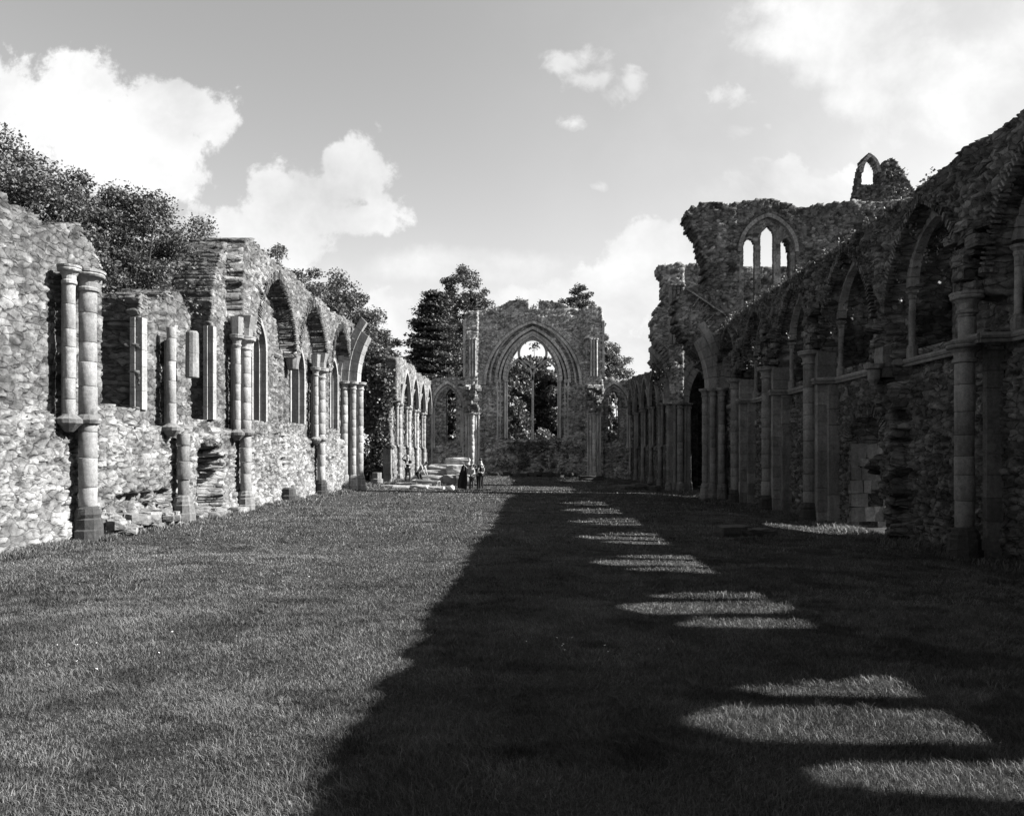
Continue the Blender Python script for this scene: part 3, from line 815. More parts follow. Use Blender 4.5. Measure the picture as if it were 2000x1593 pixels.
# ================================================================== SOUTH (RIGHT) NAVE WALL
WC = [1.1, 5.4, 9.35, 13.35, 17.4, 21.65, 25.95, 30.25]
def nave_south():
    W = root('nave_wall', (9.6, 20, 0), 'tall shaded aisle wall on the right, overgrown along its sloping crest', 'wall', 'long side walls of the roofless nave')
    XF = 9.6
    top = [(-3, 8.3), (12, 8.3), (16, 8.25), (19, 8.1), (22, 8.1), (26.5, 8.15), (30, 8.15), (33, 8.1), (34.4, 7.9), (37.2, 7.9)]
    bays = [(c + .0) for c in WC]
    def hole(U, Z):
        m = np.zeros(U.shape, bool)
        for c in bays: m |= in_arch(U, Z, c, 1.15, 4.5, 6.1, 7.5)
        m |= in_arch(U, Z, 21.15, 1.12, -1, 2.15, 2.95)
        return m
    archs = [(c, 1.72, 5.2, 7.78) for c in (4.6, 8.85, 13.1, 17.3, 21.5, 25.8, 30.05, 34.3)]
    def off(U, Z):
        n = (fbm(U * 1.9, Z * 1.9, 28, 3) - .5) + .28 * (worley(U, Z, .36, .17, 31)[1] - .5)
        ins = np.zeros(U.shape, bool)
        for (c, a, zs, za) in archs: ins |= in_arch(U, Z, c, a, 0, zs, za)
        o = (.45 + .18 * n) * ((Z > 5.15 + .5 * n) & ~ins)
        # ragged scar of the lost bay division
        o = o + (.35 + .5 * n) * ((np.abs(U - 19.4) < .5 + .8 * n) & (Z < 5.3))
        o = o - .5 * ((U > 19.2) & (U < 20.0) & (Z < .75))
        o = o - .35 * in_arch(U, Z, 34.2, .75, -1, 2.6, 3.6)
        return o
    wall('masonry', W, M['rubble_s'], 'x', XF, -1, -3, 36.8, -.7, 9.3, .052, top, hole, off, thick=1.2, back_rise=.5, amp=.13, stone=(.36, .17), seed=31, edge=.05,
         us=np.concatenate([np.arange(-3, 12, .12), np.arange(12, 25, .05), np.arange(25, 36.81, .065)]))
    # lancet tracery set in the outer face
    for c in bays:
        mb_ = wall('window_tracery', W, M['ashlar_s'], 'x', XF + .95, -1, c - 1.3, c + 1.3, 4.2, 8.2, .06, [(-9, 9.5), (50, 9.5)],
                   lambda U, Z, c=c: in_arch(U, Z, c, .36, 5.95, 7.2, 7.75) | in_arch(U, Z, c - .88, .24, 5.95, 6.9, 7.3) | in_arch(U, Z, c + .88, .24, 5.95, 6.9, 7.3),
                   thick=.2, amp=.01, seed=40, edge=0)
        # far jamb shafts
        shaft(W, M['ashlar_s'], XF - .02, c + 1.2, 4.5, 6.0, .08, cap_h=.2, plinth=.14, name='window_shaft', seg=10)
        shaft(W, M['ashlar_s'], XF - .02, c - 1.2, 4.5, 6.0, .08, cap_h=.2, plinth=.14, name='window_shaft', seg=10)
        mb = MB(); arch_ring(mb, 'x', XF - .1, XF + .12, c, 1.15, 6.1, 7.5, -.02, .2, 9, .01, .0)
        mb.build('window_arch', M['ashlar_s'], W)
    # door of smooth ashlar: deep reveal and arch of thin stones
    mb = MB()
    z = -.4
    while z < 2.1:
        h = random.uniform(.26, .5); x = XF + .01
        while x < XF + 1.18:
            w_ = min(random.uniform(.25, .55), XF + 1.2 - x)
            if random.random() > .08: mb.box(x, x + w_ - .012, 22.21, 22.36, z, z + h - .012, random.uniform(.3, .8), .022)
            x += w_
        z += h
    mb.build('door_jamb', M['ashlar_n'], W)
    mb = MB(); arch_ring(mb, 'x', XF - .09, XF + .2, 21.15, 1.12, 2.15, 2.95, .0, .34, 22, .03, .04, var=.3); mb.build('door_arch', M['rubble_s'], W)
    # vault arches ringed by thin edge stones
    for (c, a, zs, za) in archs:
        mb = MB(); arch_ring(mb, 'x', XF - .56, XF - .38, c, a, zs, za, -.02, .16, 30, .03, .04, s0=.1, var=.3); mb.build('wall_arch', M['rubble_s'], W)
    # bay divisions: ashlar pilaster, shaft, capital
    for s in SY:
        g = float(gz(8.9, s)) - .06
        if abs(s - 19.4) < .1:
            mb = MB(); coursed_box(mb, 9.1, 9.62, s - .25, s + .22, 3.9, 4.7, .3, .9, .05); mb.build('pilaster', M['ashlar_s'], W)
            mb = MB(); mb.lathe(8.95, s - .1, [(3.7, .05), (3.85, .15), (4.1, .16), (4.13, .24), (4.25, .26)], 12, 1, .01); mb.build('corbel', M['ashlar_s'], W)
            continue
        mb = MB()
        if s > 16: coursed_box(mb, 9.0, 9.66, s - .42, s + .42, g - .4, 5.15, .42, 1.0)
        if s > 16: coursed_box(mb, 9.3, 9.68, s - .56, s + .56, g - .4, 4.2, .42, .95)
        else: coursed_box(mb, 9.3, 9.64, s - .1, s + .05, g - .4, 4.1, .42, .7)
        mb.build('pilaster', M['ashlar_s'], W)
        zt = 4.2 if s < 16 else 5.2
        shaft(W, M['ashlar_s'], 8.9, s, g, zt, .19, plinth=.7, dark_base=True)
        if s < 16:
            shaft(W, M['ashlar_s'], 8.95, s, 4.2, 5.2, .17, base=False)
        mb = MB()
        for q in range(22):
            f = q / 22; boulder(mb, 9.0 + random.uniform(-.1, .14) - .05 * f, s + random.uniform(-.2, .2) * (1 + 1.4 * f), 5.3 + 1.3 * f, .34, .36, .2, 700 + q, random.uniform(.5, 1.2), random.uniform(-.3, .3))
        mb.build('springer', M['rubble_s'], W)
    # moulded string course, breaking round every pilaster
    mb = MB()
    def roll(pts):
        for (a, b) in zip(pts[:-1], pts[1:]):
            mb.tube([(a[0], a[1], 4.25), (b[0], b[1], 4.25 + random.uniform(-.01, .01))], .07, 8, random.uniform(.75, 1.1))
            mb.tube([(a[0], a[1], 4.15), (b[0], b[1], 4.15)], .045, 6, .8)
    yprev = -3
    for s in SY:
        if s != 19.4:
            roll([(9.5, yprev), (9.5, s - .6), (8.93, s - .47), (8.93, s + .47), (9.5, s + .6)])
        else: roll([(9.5, yprev), (9.5, s - .6)])
        yprev = s + .6
    roll([(9.5, yprev), (9.5, 35.7)])
    mb.build('string_course', M['ashlar_s'], W)
    pier(W, 9.0, 36.25, 5.15, M['ashlar_s'], -1)
    return W
nave_south()

# ================================================================== SOUTH TRANSEPT
def transept():
    # west wall with its triple lancet
    Y0 = 36.9
    W = root('transept_wall', (12, Y0, 0), 'high broken transept wall pierced by a triple lancet window against the sky', 'wall', 'tall walls of the ruined transept')
    top = [(7, 14.2), (8.35, 14.3), (8.5, 14.55), (9.4, 14.6), (10, 14.35), (10.5, 14.5), (12, 14.6), (12.9, 14.45), (13.4, 14.25), (16, 14.5), (19.5, 14.5)]
    def left_edge(z):   # broken left margin
        return np.interp(z, [-1, 5.2, 5.9, 7.2, 8.3, 9.3, 10.1, 10.4, 11.6, 11.9, 12.7, 13.1, 13.9, 14.3, 15],
                         [9.3, 9.3, 8.9, 8.0, 7.3, 7.15, 7.5, 8.7, 8.75, 8.55, 8.35, 8.0, 7.75, 8.0, 8.6])
    def side(U, Z, n): return U > left_edge(Z) + n * .22
    def lights(U, Z):
        return in_arch(U, Z, 11.84, .33, 9.2, 12.75, 13.3) | in_arch(U, Z, 10.93, .26, 9.2, 12.35, 12.72) | in_arch(U, Z, 12.75, .26, 9.2, 12.35, 12.72)
    def hole(U, Z): return in_arch(U, Z, 11.84, 1.36, 9.0, 12.0, 13.75)
    def off(U, Z):
        o = .07 * ((U > 9.05) & (U < 10.3) & (Z > 10.2))
        o = o - .28 * in_arch(U, Z, 11.84, 1.36, 9.0, 12.0, 13.75)
        o = o + .08 * ((U > 13.9) & (Z > 10))
        return o
    sm = lambda U, Z: (in_arch(U, Z, 11.84, 1.36, 9.0, 12.0, 13.75) * 1.0)
    wall('masonry', W, M['rubble_t'], 'y', Y0, -1, 6.6, 19.5, -.6, 15.0, .085, top, hole, off, thick=1.3, amp=.075, stone=(.40, .17), seed=51, edge=.10, side=side, smooth_zone=sm)
    wall('window_tracery', W, M['ashlar_w'], 'y', Y0 + .12, -1, 10.2, 13.6, 8.8, 14.0, .05, [(9, 14.5), (15, 14.5)], lights, None, thick=.24, amp=.01, seed=55, edge=0)
    mb = MB(); arch_ring(mb, 'y', Y0 - .08, Y0 + .1, 11.84, 1.36, 12.0, 13.75, -.02, .16, 12, .01, 0); mb.build('window_arch', M['ashlar_s'], W)
    # crease of the lost aisle roof
    mb = MB(); mb.hexa([(7.7, Y0 - .16, 10.15), (7.7, Y0 + .02, 10.15), (9.7, Y0 + .02, 8.8), (9.7, Y0 - .16, 8.8), (7.7, Y0 - .13, 10.25), (7.7, Y0 + .02, 10.25), (9.7, Y0 + .02, 8.9), (9.7, Y0 - .13, 8.9)]); mb.build('roof_crease', M['rubble_t'], W)
    # fan of relieving stones over the broken arch
    mb = MB(); arch_ring(mb, 'y', Y0 - .1, Y0 + .2, 5.75, 3.0, 5.15, 9.75, .99, 1.6, 22, .05, .1, halves=(1,), s0=.12, s1=.62, var=.35); mb.build('relieving_arch', M['rubble_t'], W)

    # east wall of the transept, with the choir aisle arches
    Y1 = 45.6
    E = root('transept_wall', (12, Y1, 0), 'broken wall behind the triple lancet, with clustered shafts and two aisle arches', 'wall', 'tall walls of the ruined transept')
    def le(z): return np.interp(z, [-1, 5.0, 6.0, 7.2, 7.25, 8.6, 9.9, 11.0, 11.05, 12.3, 12.9, 13.5, 14], [8.75, 8.7, 8.2, 7.75, 7.7, 7.65, 7.6, 7.75, 8.2, 8.25, 8.15, 7.75, 7.8])
    def hole2(U, Z):
        return in_arch(U, Z, 5.3, 3.1, -1, 5.1, 8.9) | in_arch(U, Z, 11.4, 1.8, -1, 5.1, 8.2) | in_arch(U, Z, 16.5, 2.0, -1, 5.1, 8.2)
    wall('masonry', E, M['rubble_e'], 'y', Y1, -1, 7.0, 18.6, -.6, 14.4, .10, [(6, 13.55), (9, 13.7), (12, 13.6), (14, 13.5), (19, 13.6)], hole2,
         lambda U, Z: .25 * ((np.abs(U - 9.0) < .5)) - .6 * ((U > 10) & (Z > 9) & in_arch(U, Z, 12.3, 1.5, 9.3, 11.0, 13.0)), thick=1.5, amp=.08, stone=(.42, .17), seed=61, edge=.12,
         side=lambda U, Z, n: U > le(Z) + n * .25)
    for (c, a, za) in ((5.3, 3.1, 8.9), (11.4, 1.8, 8.2)):
        mb = MB()
        arch_ring(mb, 'y', Y1 - .12, Y1 + .5, c, a, 5.1, za, -.15, .32, 9, .01, 0, halves=(1,) if c < 6 else (-1, 1), s1=.55 if c < 6 else 1)
        arch_ring(mb, 'y', Y1 - .22, Y1 + .1, c, a, 5.1, za, .33, .62, 9, .01, 0, halves=(1,) if c < 6 else (-1, 1), s1=.62 if c < 6 else 1)
        arch_ring(mb, 'y', Y1 - .12, Y1 + .1, c, a, 5.1, za, .63, 1.15, 18, .05, .06, halves=(1,) if c < 6 else (-1, 1), s1=.62 if c < 6 else 1, var=.3)
        mb.build('aisle_arch', M['ashlar_s'], E)
    g = float(gz(9, Y1)) - .05
    mb = MB(); coursed_box(mb, 8.5, 9.75, Y1 - .35, Y1 + .2, g - .3, 5.1, .4); mb.build('pier_core', M['ashlar_s'], E)
    for (dx, dy, r) in ((-.5, -.2, .15), (-.18, -.42, .1), (.12, -.5, .18), (.45, -.4, .09), (.72, -.2, .14)):
        shaft(E, M['ashlar_s'], 9.0 + dx, Y1 + dy, g, 5.1, r, plinth=.6, cap_h=.34)
    for dx in (-.42, -.2, .05, .3):
        shaft(E, M['ashlar_s'], 9.0 + dx, Y1 - .35, 8.7, 12.3, .10, base=False, cap_h=.3, name='vault_shaft', seg=10)
    # end wall of the transept
    S = root('transept_wall', (17.6, 41, 0), 'end wall closing the transept, standing behind the long nave wall on the right', 'wall', 'tall walls of the ruined transept')
    wall('masonry', S, M['rubble_t'], 'x', 17.4, -1, 38.9, 45.5, -.6, 12.6, .14, [(38, 12.2), (46, 11.9)], None, None, thick=1.2, amp=.08, seed=71, edge=.2)
    C_ = root('chapel_wall', (13, 53, 0), 'dark low wall glimpsed through the arch beside the transept pier', 'wall')
    wall('masonry', C_, M['rubble_s'], 'y', 53.0, -1, 9.6, 18.4, -.6, 10, .2, [(9, 9.2), (19, 8.8)], None, None, thick=1.0, amp=.08, seed=75, edge=.2)
    mb = MB(); mb.box(10.75, 18.3, 47.2, 53.9, 9.3, 9.6); mb.box(17.5, 18.3, 47.2, 52.8, -.5, 9.29); mb.build('roof_slab', M['rubble_s'], C_)
    # stair turret remnant
    Yt = 40.2
    Tt = root('stair_turret', (19.2, Yt, 0), 'ruined stair turret stump with a thin free-standing arch on its top', 'turret')
    tp = [(17.2, 14.0), (17.45, 15.4), (17.72, 16.6), (17.84, 17.3), (18.0, 17.85), (18.3, 18.22), (18.5, 18.22), (18.75, 17.95), (18.98, 17.5), (19.05, 17.45), (19.1, 17.75), (19.5, 17.9), (19.75, 17.7), (20.1, 17.2), (20.4, 16.7), (20.9, 15.6), (21.5, 14.6)]
    def hole3(U, Z): return in_arch(U, Z, 18.42, .42, 16.6, 17.2, 18.05) | ((U > 18.6) & (U < 18.83) & (Z > 16.75) & (Z < 16.95) & False)
    wall('masonry', Tt, M['rubble_t'], 'y', Yt, -1, 17.2, 21.5, -.6, 18.6, .07, tp, hole3, lambda U, Z: .3 * (U > 19.0), thick=.55, amp=.11, stone=(.34, .13), seed=81, edge=.03)
    mb = MB(); arch_ring(mb, 'y', Yt - .10, Yt + .45, 18.42, .42, 17.2, 18.05, -.03, .14, 6, .01, .02); mb.build('turret_arch', M['rubble_e'], Tt)
transept()

# ================================================================== CHOIR AISLE WALLS
def choir(sg, name, label):
    XF = 9.3 * sg
    W = root(name, (XF, 58, 0), label, 'wall', 'side walls of the choir')
    sh = [51.3, 55.2, 59.1, 63.0]
    archs = [(53.25, 1.6, 5.6, 7.9), (57.15, 1.6, 5.6, 7.9), (61.05, 1.6, 5.6, 7.9), (65.0, 1.5, 5.6, 7.9)]
    y0 = 49.6 if sg < 0 else 47.3
    top = [(47, 7.8), (50, 8.5), (52, 8.6), (56, 8.5), (60, 8.4), (64, 8.5), (67, 8.6)]
    if sg > 0: top = [(47, 7.9), (52, 7.9), (60, 8.3), (67, 8.8)]
    def hole(U, Z):
        m = np.zeros(U.shape, bool)
        for (c, a, zs, za) in archs:
            if sg > 0: m |= in_arch(U, Z, c, .35, 3.6, 6.4, 7.0) | in_arch(U, Z, c - .85, .27, 3.6, 6.0, 6.5) | in_arch(U, Z, c + .85, .27, 3.6, 6.0, 6.5)
            else: m |= in_arch(U, Z, c, .5, 3.6, 6.2, 7.0)
        return m
    def off(U, Z):
        ins = np.zeros(U.shape, bool)
        for (c, a, zs, za) in archs: ins |= in_arch(U, Z, c, a, 0, zs, za)
        return .45 * ((Z > 5.6) & ~ins) + .15 * (Z < 2.6)
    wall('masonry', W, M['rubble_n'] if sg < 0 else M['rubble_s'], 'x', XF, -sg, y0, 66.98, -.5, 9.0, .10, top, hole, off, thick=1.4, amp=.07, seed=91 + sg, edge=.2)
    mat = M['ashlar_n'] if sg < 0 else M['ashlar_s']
    for s in sh:
        x = XF - sg * .3; g = float(gz(x, s)) - .05
        shaft(W, mat, x, s, g, 5.5, .16, plinth=.6, seg=10)
        shaft(W, mat, x + sg * .1, s - .4, 2.6, 5.5, .1, base=False, seg=8, name='wall_shaft')
        shaft(W, mat, x + sg * .1, s + .4, 2.6, 5.5, .1, base=False, seg=8, name='wall_shaft')
        mb = MB(); mb.lathe(x, s, [(5.5, .2), (6.2, .3), (6.8, .5)], 7, .95, .02); mb.build('springer', mat, W)
        mb = MB(); mb.box(min(XF + sg * .05, x), max(XF + sg * .05, x), s - .6, s + .6, 2.5, 2.64, .8); mb.build('string_course', mat, W)
    for (c, a, zs, za) in archs:
        mb = MB(); arch_ring(mb, 'x', XF - sg * .54, XF - sg * .3, c, a, zs, za, -.06, .16, 10, .01, 0); mb.build('wall_arch', mat, W)
choir(-1, 'choir_wall', 'bright ivy-backed choir wall remnant beyond the open transept gap, behind the people')
choir(1, 'choir_wall', 'low shaded choir wall between the far gable and the tall transept ruin')

# ================================================================== EAST GABLE WALL
def gable():
    Y0 = 67.0
    W = root('gable_wall', (0, Y0, 0), 'far end wall with one great traceried window, flanked by two narrow lancets', 'wall')
    cx = .25
    top = [(-11, 8.3), (-9.4, 8.7), (-7.5, 9.0), (-6.0, 8.8), (-5.92, 14.6), (-5.3, 14.95), (-4, 15.05), (-3.4, 15.1), (-2.6, 15.4), (-1.8, 15.9), (-1.1, 16.05), (-.15, 16.0), (-.1, 15.1), (.75, 15.1), (.8, 15.85),
           (2.0, 15.9), (3.2, 15.5), (3.8, 15.15), (4.6, 15.1), (5.2, 15.3), (6.4, 15.25), (6.62, 14.8), (6.66, 9.0), (8, 8.7), (9.4, 8.9), (11, 8.5)]
    def hole(U, Z):
        return in_arch(U, Z, cx, 2.42, 3.45, 8.76, 12.75) | in_arch(U, Z, -7.15, .46, 3.3, 7.2, 8.0) | in_arch(U, Z, 7.6, .48, 3.2, 7.0, 7.75)
    def off(U, Z):
        n = fbm(U * 1.5, Z * 1.5, 7, 3) - .5
        o = np.zeros(U.shape)
        o -= .35 * in_arch(U, Z, cx, 4.35, 8.2 - .3 * n, 8.3, 13.95)
        Rr = arch_R(3.25, 4.85); rad = np.where(Z < 8.5, np.abs(U - cx), np.sqrt((np.abs(U - cx) + Rr - 3.25) ** 2 + np.maximum(Z - 8.5, 0) ** 2) - (Rr - 3.25))
        o -= in_arch(U, Z, cx, 3.25, 3.3, 8.5, 13.35) * np.clip((3.3 - rad) / .85, 0, 1) * .75
        o -= .30 * in_arch(U, Z, -7.45, 1.45, 2.7, 6.2, 8.5)
        o -= .30 * in_arch(U, Z, 7.6, 1.45, 2.7, 6.2, 8.5)
        o += .45 * (((np.abs(U + 5.15) < .75) | (np.abs(U - 5.75) < .85)) & (Z < 8.3))
        o += .28 * (((np.abs(U + 5.3) < .62) | (np.abs(U - 5.75) < .8)) & (Z >= 8.3))
        o += .12 * (Z < 2.8) * (np.abs(U) < 4.2)
        return o
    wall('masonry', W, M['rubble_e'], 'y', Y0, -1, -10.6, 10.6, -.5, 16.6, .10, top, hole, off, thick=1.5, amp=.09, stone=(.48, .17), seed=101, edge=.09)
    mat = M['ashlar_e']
    def ring(nm, specs, m=mat):
        mb = MB()
        for (d0, d1, c, a, zs, za, t0, t1, n, kw) in specs: arch_ring(mb, 'y', Y0 + d0, Y0 + d1, c, a, zs, za, t0, t1, n, .015, **kw)
        return mb.build(nm, m, W)
    ring('great_arch', [(-.06, .30, cx, 4.35, 8.3, 13.95, -.12, .12, 16, {}), (.18, .36, cx, 3.25, 8.5, 13.35, .55, .72, 16, {}), (.10, .6, cx, 3.25, 8.5, 13.35, -.02, .22, 16, {}), (.32, .66, cx, 3.25, 8.5, 13.35, -.34, -.14, 16, {}),
                        (.40, .9, cx, 2.42, 8.76, 12.75, .02, .30, 14, {}), (.62, .95, cx, 2.42, 8.76, 12.75, -.12, .0, 14, {})])
    ring('relieving_arch', [(-.12, .1, cx, 4.35, 8.3, 13.95, .16, .62, 40, dict(jit=.05, var=.35))], M['rubble_e'])
    for (c) in (-7.45, 7.6):
        ring('aisle_arch', [(-.08, .3, c, 1.45, 6.2, 8.5, -.1, .14, 10, {}), (.2, .5, c, 1.15, 6.4, 8.2, -.08, .08, 10, {})])
        mb = MB()
        for sg in (-1, 1):
            for k, (dx, dd) in enumerate(((1.42, .06), (1.24, .18))): mb.lathe(c + sg * dx, Y0 + dd, [(.2, .09), (6.2, .09)], 8, 1)
        mb.build('aisle_shaft', mat, W)
    # jamb shafts and mullion of the great window
    mb = MB()
    for sg in (-1, 1):
        for (a, dd, r) in ((3.22, .14, .09), (2.95, .42, .07), (2.5, .5, .10), (2.34, .78, .08)):
            mb.lathe(cx + sg * a, Y0 + dd, [(3.5, r), (8.6, r), (8.62, r * 1.6), (8.76, r * 1.7)], 8, random.uniform(.9, 1.2))
    mb.build('window_shaft', mat, W)
    mb = MB()
    yd0, yd1 = Y0 + .72, Y0 + .98
    mb.hexa([(cx - .12, yd0 + .13, 3.3), (cx, yd0, 3.3), (cx + .12, yd0 + .13, 3.3), (cx, yd1, 3.3), (cx - .10, yd0 + .13, 8.8), (cx, yd0, 8.8), (cx + .10, yd0 + .13, 8.8), (cx, yd1, 8.8)])
    mb.build('mullion', mat, W)
    mb = MB()
    for sg in (-1, 1):
        arch_ring(mb, 'y', yd0 + .02, yd1, cx + sg * 1.21, 1.18, 8.76, 10.75, -.07, .12, 10, .0, var=.05)
    # great circle
    cz, cr, n = 11.25, 1.2, 36
    for k in range(n):
        a0 = 2 * math.pi * k / n; a1 = 2 * math.pi * (k + 1) / n; pts = []
        for d in (yd0 + .02, yd1):
            for (r, a) in ((cr - .05, a0), (cr + .18, a0), (cr + .18, a1), (cr - .05, a1)):
                pts.append((cx + r * math.cos(a), d, cz + r * math.sin(a)))
        mb.hexa(pts, random.uniform(.95, 1.05))
    # little cusps left inside the circle
    for a in (R(55), R(125), R(200), R(-20)):
        mb.box(cx + 1.13 * math.cos(a) - .06, cx + 1.13 * math.cos(a) + .06, yd0 + .05, yd1 - .05, cz + 1.13 * math.sin(a) - .08, cz + 1.13 * math.sin(a) + .08)
    mb.build('tracery', mat, W)
    # clustered vault shafts either side
    for (c) in (-5.15, 5.75):
        for (dx, r) in ((-.55, .09), (-.3, .13), (0, .2), (.3, .13), (.55, .09)):
            shaft(W, mat, c + dx, Y0 - .48 - (.12 if r > .15 else 0), -.1, 5.7, r, plinth=.5, cap_h=.3, seg=10, name='vault_shaft')
        mb = MB()
        for q in range(26):
            f = q / 26; boulder(mb, c + random.uniform(-.35, .35) * (1 + f), Y0 - .5 - .18 * f + random.uniform(-.1, .1), 5.85 + 2.3 * f, .5, .5, .3, 600 + q, random.uniform(.3, .7), random.uniform(0, 3))
        mb.build('springer', M['rubble_e'], W)
        for dx in (-.25, 0, .25):
            shaft(W, mat, c + dx, Y0 - .36, 9.0, 12.4, .09, base=False, cap_h=.3, seg=8, name='vault_shaft')
    mb = MB()
    for x0, x1 in ((-6.0, -5.8), (6.5, 6.7)): coursed_box(mb, x0, x1, Y0 - .35, Y0 + .3, 8.9, 14.0, .4, 1.3)
    mb.build('quoins', M['ashlar_n'], W)
    return W
gable()

# ================================================================== WEST FRONT (behind the viewpoint)
def west_front():
    W = root('west_front_wall', (0, -3.6, 0), 'west front wall standing behind the viewpoint, with a doorway and a great window opening', 'wall')
    wall('masonry', W, M['rubble_e'], 'y', -3.6, +1, -11, 11, -.6, 13.6, .22, [(-11, 8.6), (-6, 9), (-5.5, 12.6), (0, 13.2), (5.5, 12.4), (6, 8.8), (11, 8.6)],
         lambda U, Z: in_arch(U, Z, 0, 1.1, -1, 2.2, 3.4) | in_arch(U, Z, 0, 2.0, 5.2, 8.6, 11.2), None, thick=1.5, amp=.08, seed=121, edge=.25)
west_front()

# ================================================================== FALLEN STONES
def stone_thing(name, label, cat, x, y, dz, sx, sy, sz, seed, group=None, rot=0.0, mat='block'):
    g = float(gz(x, y)); mb = MB(); boulder(mb, x, y, g + dz + sz / 2, sx, sy, sz, seed, random.uniform(.8, 1.15), rot)
    return tag(mb.build(name, M[mat], None, loc=(x, y, g + dz)), label, cat, group)
grp = 'squared stones piled behind the people'
# pile of squared blocks (behind the people)
for i, (x, y, dz, sx, sy, sz, lab) in enumerate([
    (-6.4, 52.6, 0, 1.5, 1.0, .5, 'wide pale block at the left foot of the stone pile'),
    (-5.2, 52.4, 0, .9, .8, .55, 'squat block in the bottom row of the stone pile, next to the narrow gap'),
    (-4.35, 52.2, 0, .9, .9, .6, 'bottom right block of the stone pile beside the dark coat'),
    (-7.4, 53.4, 0, 1.6, 1.2, .42, 'low slab at the back left of the stone pile'),
    (-6.2, 53.4, .5, 2.4, 1.2, .34, 'long flat slab lying across the stone pile'),
    (-4.9, 53.0, .56, 1.2, 1.0, .62, 'tilted angular block on the second row of the stone pile'),
    (-5.6, 54.2, .9, 2.4, 1.0, .32, 'second long slab under the topmost block of the stone pile'),
    (-4.9, 54.4, 1.2, 1.7, .9, .48, 'topmost squared block of the stone pile')]):
    stone_thing('stone_block', lab, 'stone', x, y - 4.0, dz, sx, sy * .9, sz * 1.05, 200 + i, grp, random.uniform(-.15, .15), 'block_pale')
# foundations around the wire guard
grp = 'low foundation slabs in front of the people'
for i, (x, y, sx, sy, sz, lab) in enumerate([
    (-7.9, 42.3, 1.0, .9, .14, 'leftmost thin foundation slab sunk in the lawn near the man'),
    (-7.0, 41.2, 1.2, 1.0, .18, 'broad foundation slab in front of the wire guard'),
    (-6.0, 40.4, 1.0, .8, .24, 'thick foundation slab under the left corner of the wire guard'),
    (-5.1, 40.5, .9, .7, .2, 'foundation slab at the right foot of the wire guard'),
    (-7.3, 44.5, 1.3, .9, .22, 'foundation slab the man in the printed shirt stands on')]):
    stone_thing('foundation_slab', lab, 'stone slab', x, y, -.04, sx, sy, sz, 230 + i, grp, random.uniform(-.1, .1), 'block_pale')
# rubble heap at the foot of the sunlit wall
def heap(name, label, x0, x1, y0, y1, n, smin, smax, seed, hmax=.35, mat='block'):
    rd = random.Random(seed); mb = MB()
    for i in range(n):
        x = rd.uniform(x0, x1); y = rd.uniform(y0, y1); s = rd.uniform(smin, smax)
        boulder(mb, x, y, float(gz(x, y)) + rd.uniform(0, hmax), s * rd.uniform(.8, 1.4), s * rd.uniform(.8, 1.4), s * rd.uniform(.5, .8), seed + i, rd.uniform(.75, 1.3), rd.uniform(0, 3))
    return tag(mb.build(name, M[mat], None, loc=((x0 + x1) / 2, (y0 + y1) / 2, 0)), label, 'rubble')
heap('rubble_heap', 'pale heap of broken rubble at the foot of the sunlit wall', -9.15, -8.75, 16.0, 18.7, 90, .09, .30, 300)
heap('rubble_heap', 'low spill of small stones below the broken niche in the sunlit wall', -9.2, -8.85, 20.0, 22.9, 30, .12, .34, 350, .22)
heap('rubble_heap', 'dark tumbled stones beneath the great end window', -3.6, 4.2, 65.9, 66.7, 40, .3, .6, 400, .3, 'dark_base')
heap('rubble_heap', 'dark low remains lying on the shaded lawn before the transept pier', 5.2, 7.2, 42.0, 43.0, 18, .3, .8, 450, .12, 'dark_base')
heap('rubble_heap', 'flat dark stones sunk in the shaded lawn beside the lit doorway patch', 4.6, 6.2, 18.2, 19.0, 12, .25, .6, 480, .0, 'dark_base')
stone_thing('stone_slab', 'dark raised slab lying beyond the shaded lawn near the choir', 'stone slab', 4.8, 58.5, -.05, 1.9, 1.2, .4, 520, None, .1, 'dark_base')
g = float(gz(-9.1, 48.2)); mb = MB(); coursed_box(mb, -9.5, -9.0, 48.0, 48.5, g - .1, 2.3, .4, 1, .02)
tag(mb.build('pier_stump', M['block'], None, loc=(-9.2, 48.2, g)), 'short square pier stump left of the man, against the ivy', 'pier')
mb = MB(); mb.lathe(-9.6, 46.6, [(g - .2, .38), (g + .3, .38), (g + .33, .3), (g + .7, .3)], 10, 1, .01)
tag(mb.build('column_base', M['block'], None, loc=(-9.6, 46.6, g)), 'round column base on the lawn before the ivy-clad wall end', 'column base')

# wire guard over stones
def guard():
    x0, x1, y0, y1 = -6.5, -5.1, 41.0, 42.2; g = float(gz(-6, 41.5))
    t = root('wire_guard', (-6, 41.5, g), 'low wire mesh guard framed in metal over excavated stones', 'guard')
    mb = MB(); zt = g + .46
    cr = [(x0, y0, g), (x1, y0, g), (x1, y1, g), (x0, y1, g)]
    for (x, y, z) in cr: mb.tube([(x, y, z - .05), (x, y, zt if x < -6 else zt - .08)], .02, 6)
    def rail(z):
        p = [(x, y, z - (.08 if x > -6 else 0)) for (x, y, _) in cr]
        for a, b in zip(p, p[1:] + p[:1]): mb.tube([a, b], .018, 6)
    rail(zt); rail(g + .15)
    mb.build('frame', M['metal'], t)
    mb = MB()
    for y in (y0, y1):
        for k in range(1, 20):
            x = x0 + (x1 - x0) * k / 20; mb.tube([(x, y, g), (x, y, zt - .08 * k / 20)], .005, 4)
        for k in range(1, 8): mb.tube([(x0, y, g + .055 * k), (x1, y, g + .047 * k)], .005, 4)
    for k in range(1, 12): mb.tube([(x1, y0 + (y1 - y0) * k / 12, g), (x1, y0 + (y1 - y0) * k / 12, zt - .08)], .005, 4)
    mb.build('mesh_panel', M['metal'], t)
guard()
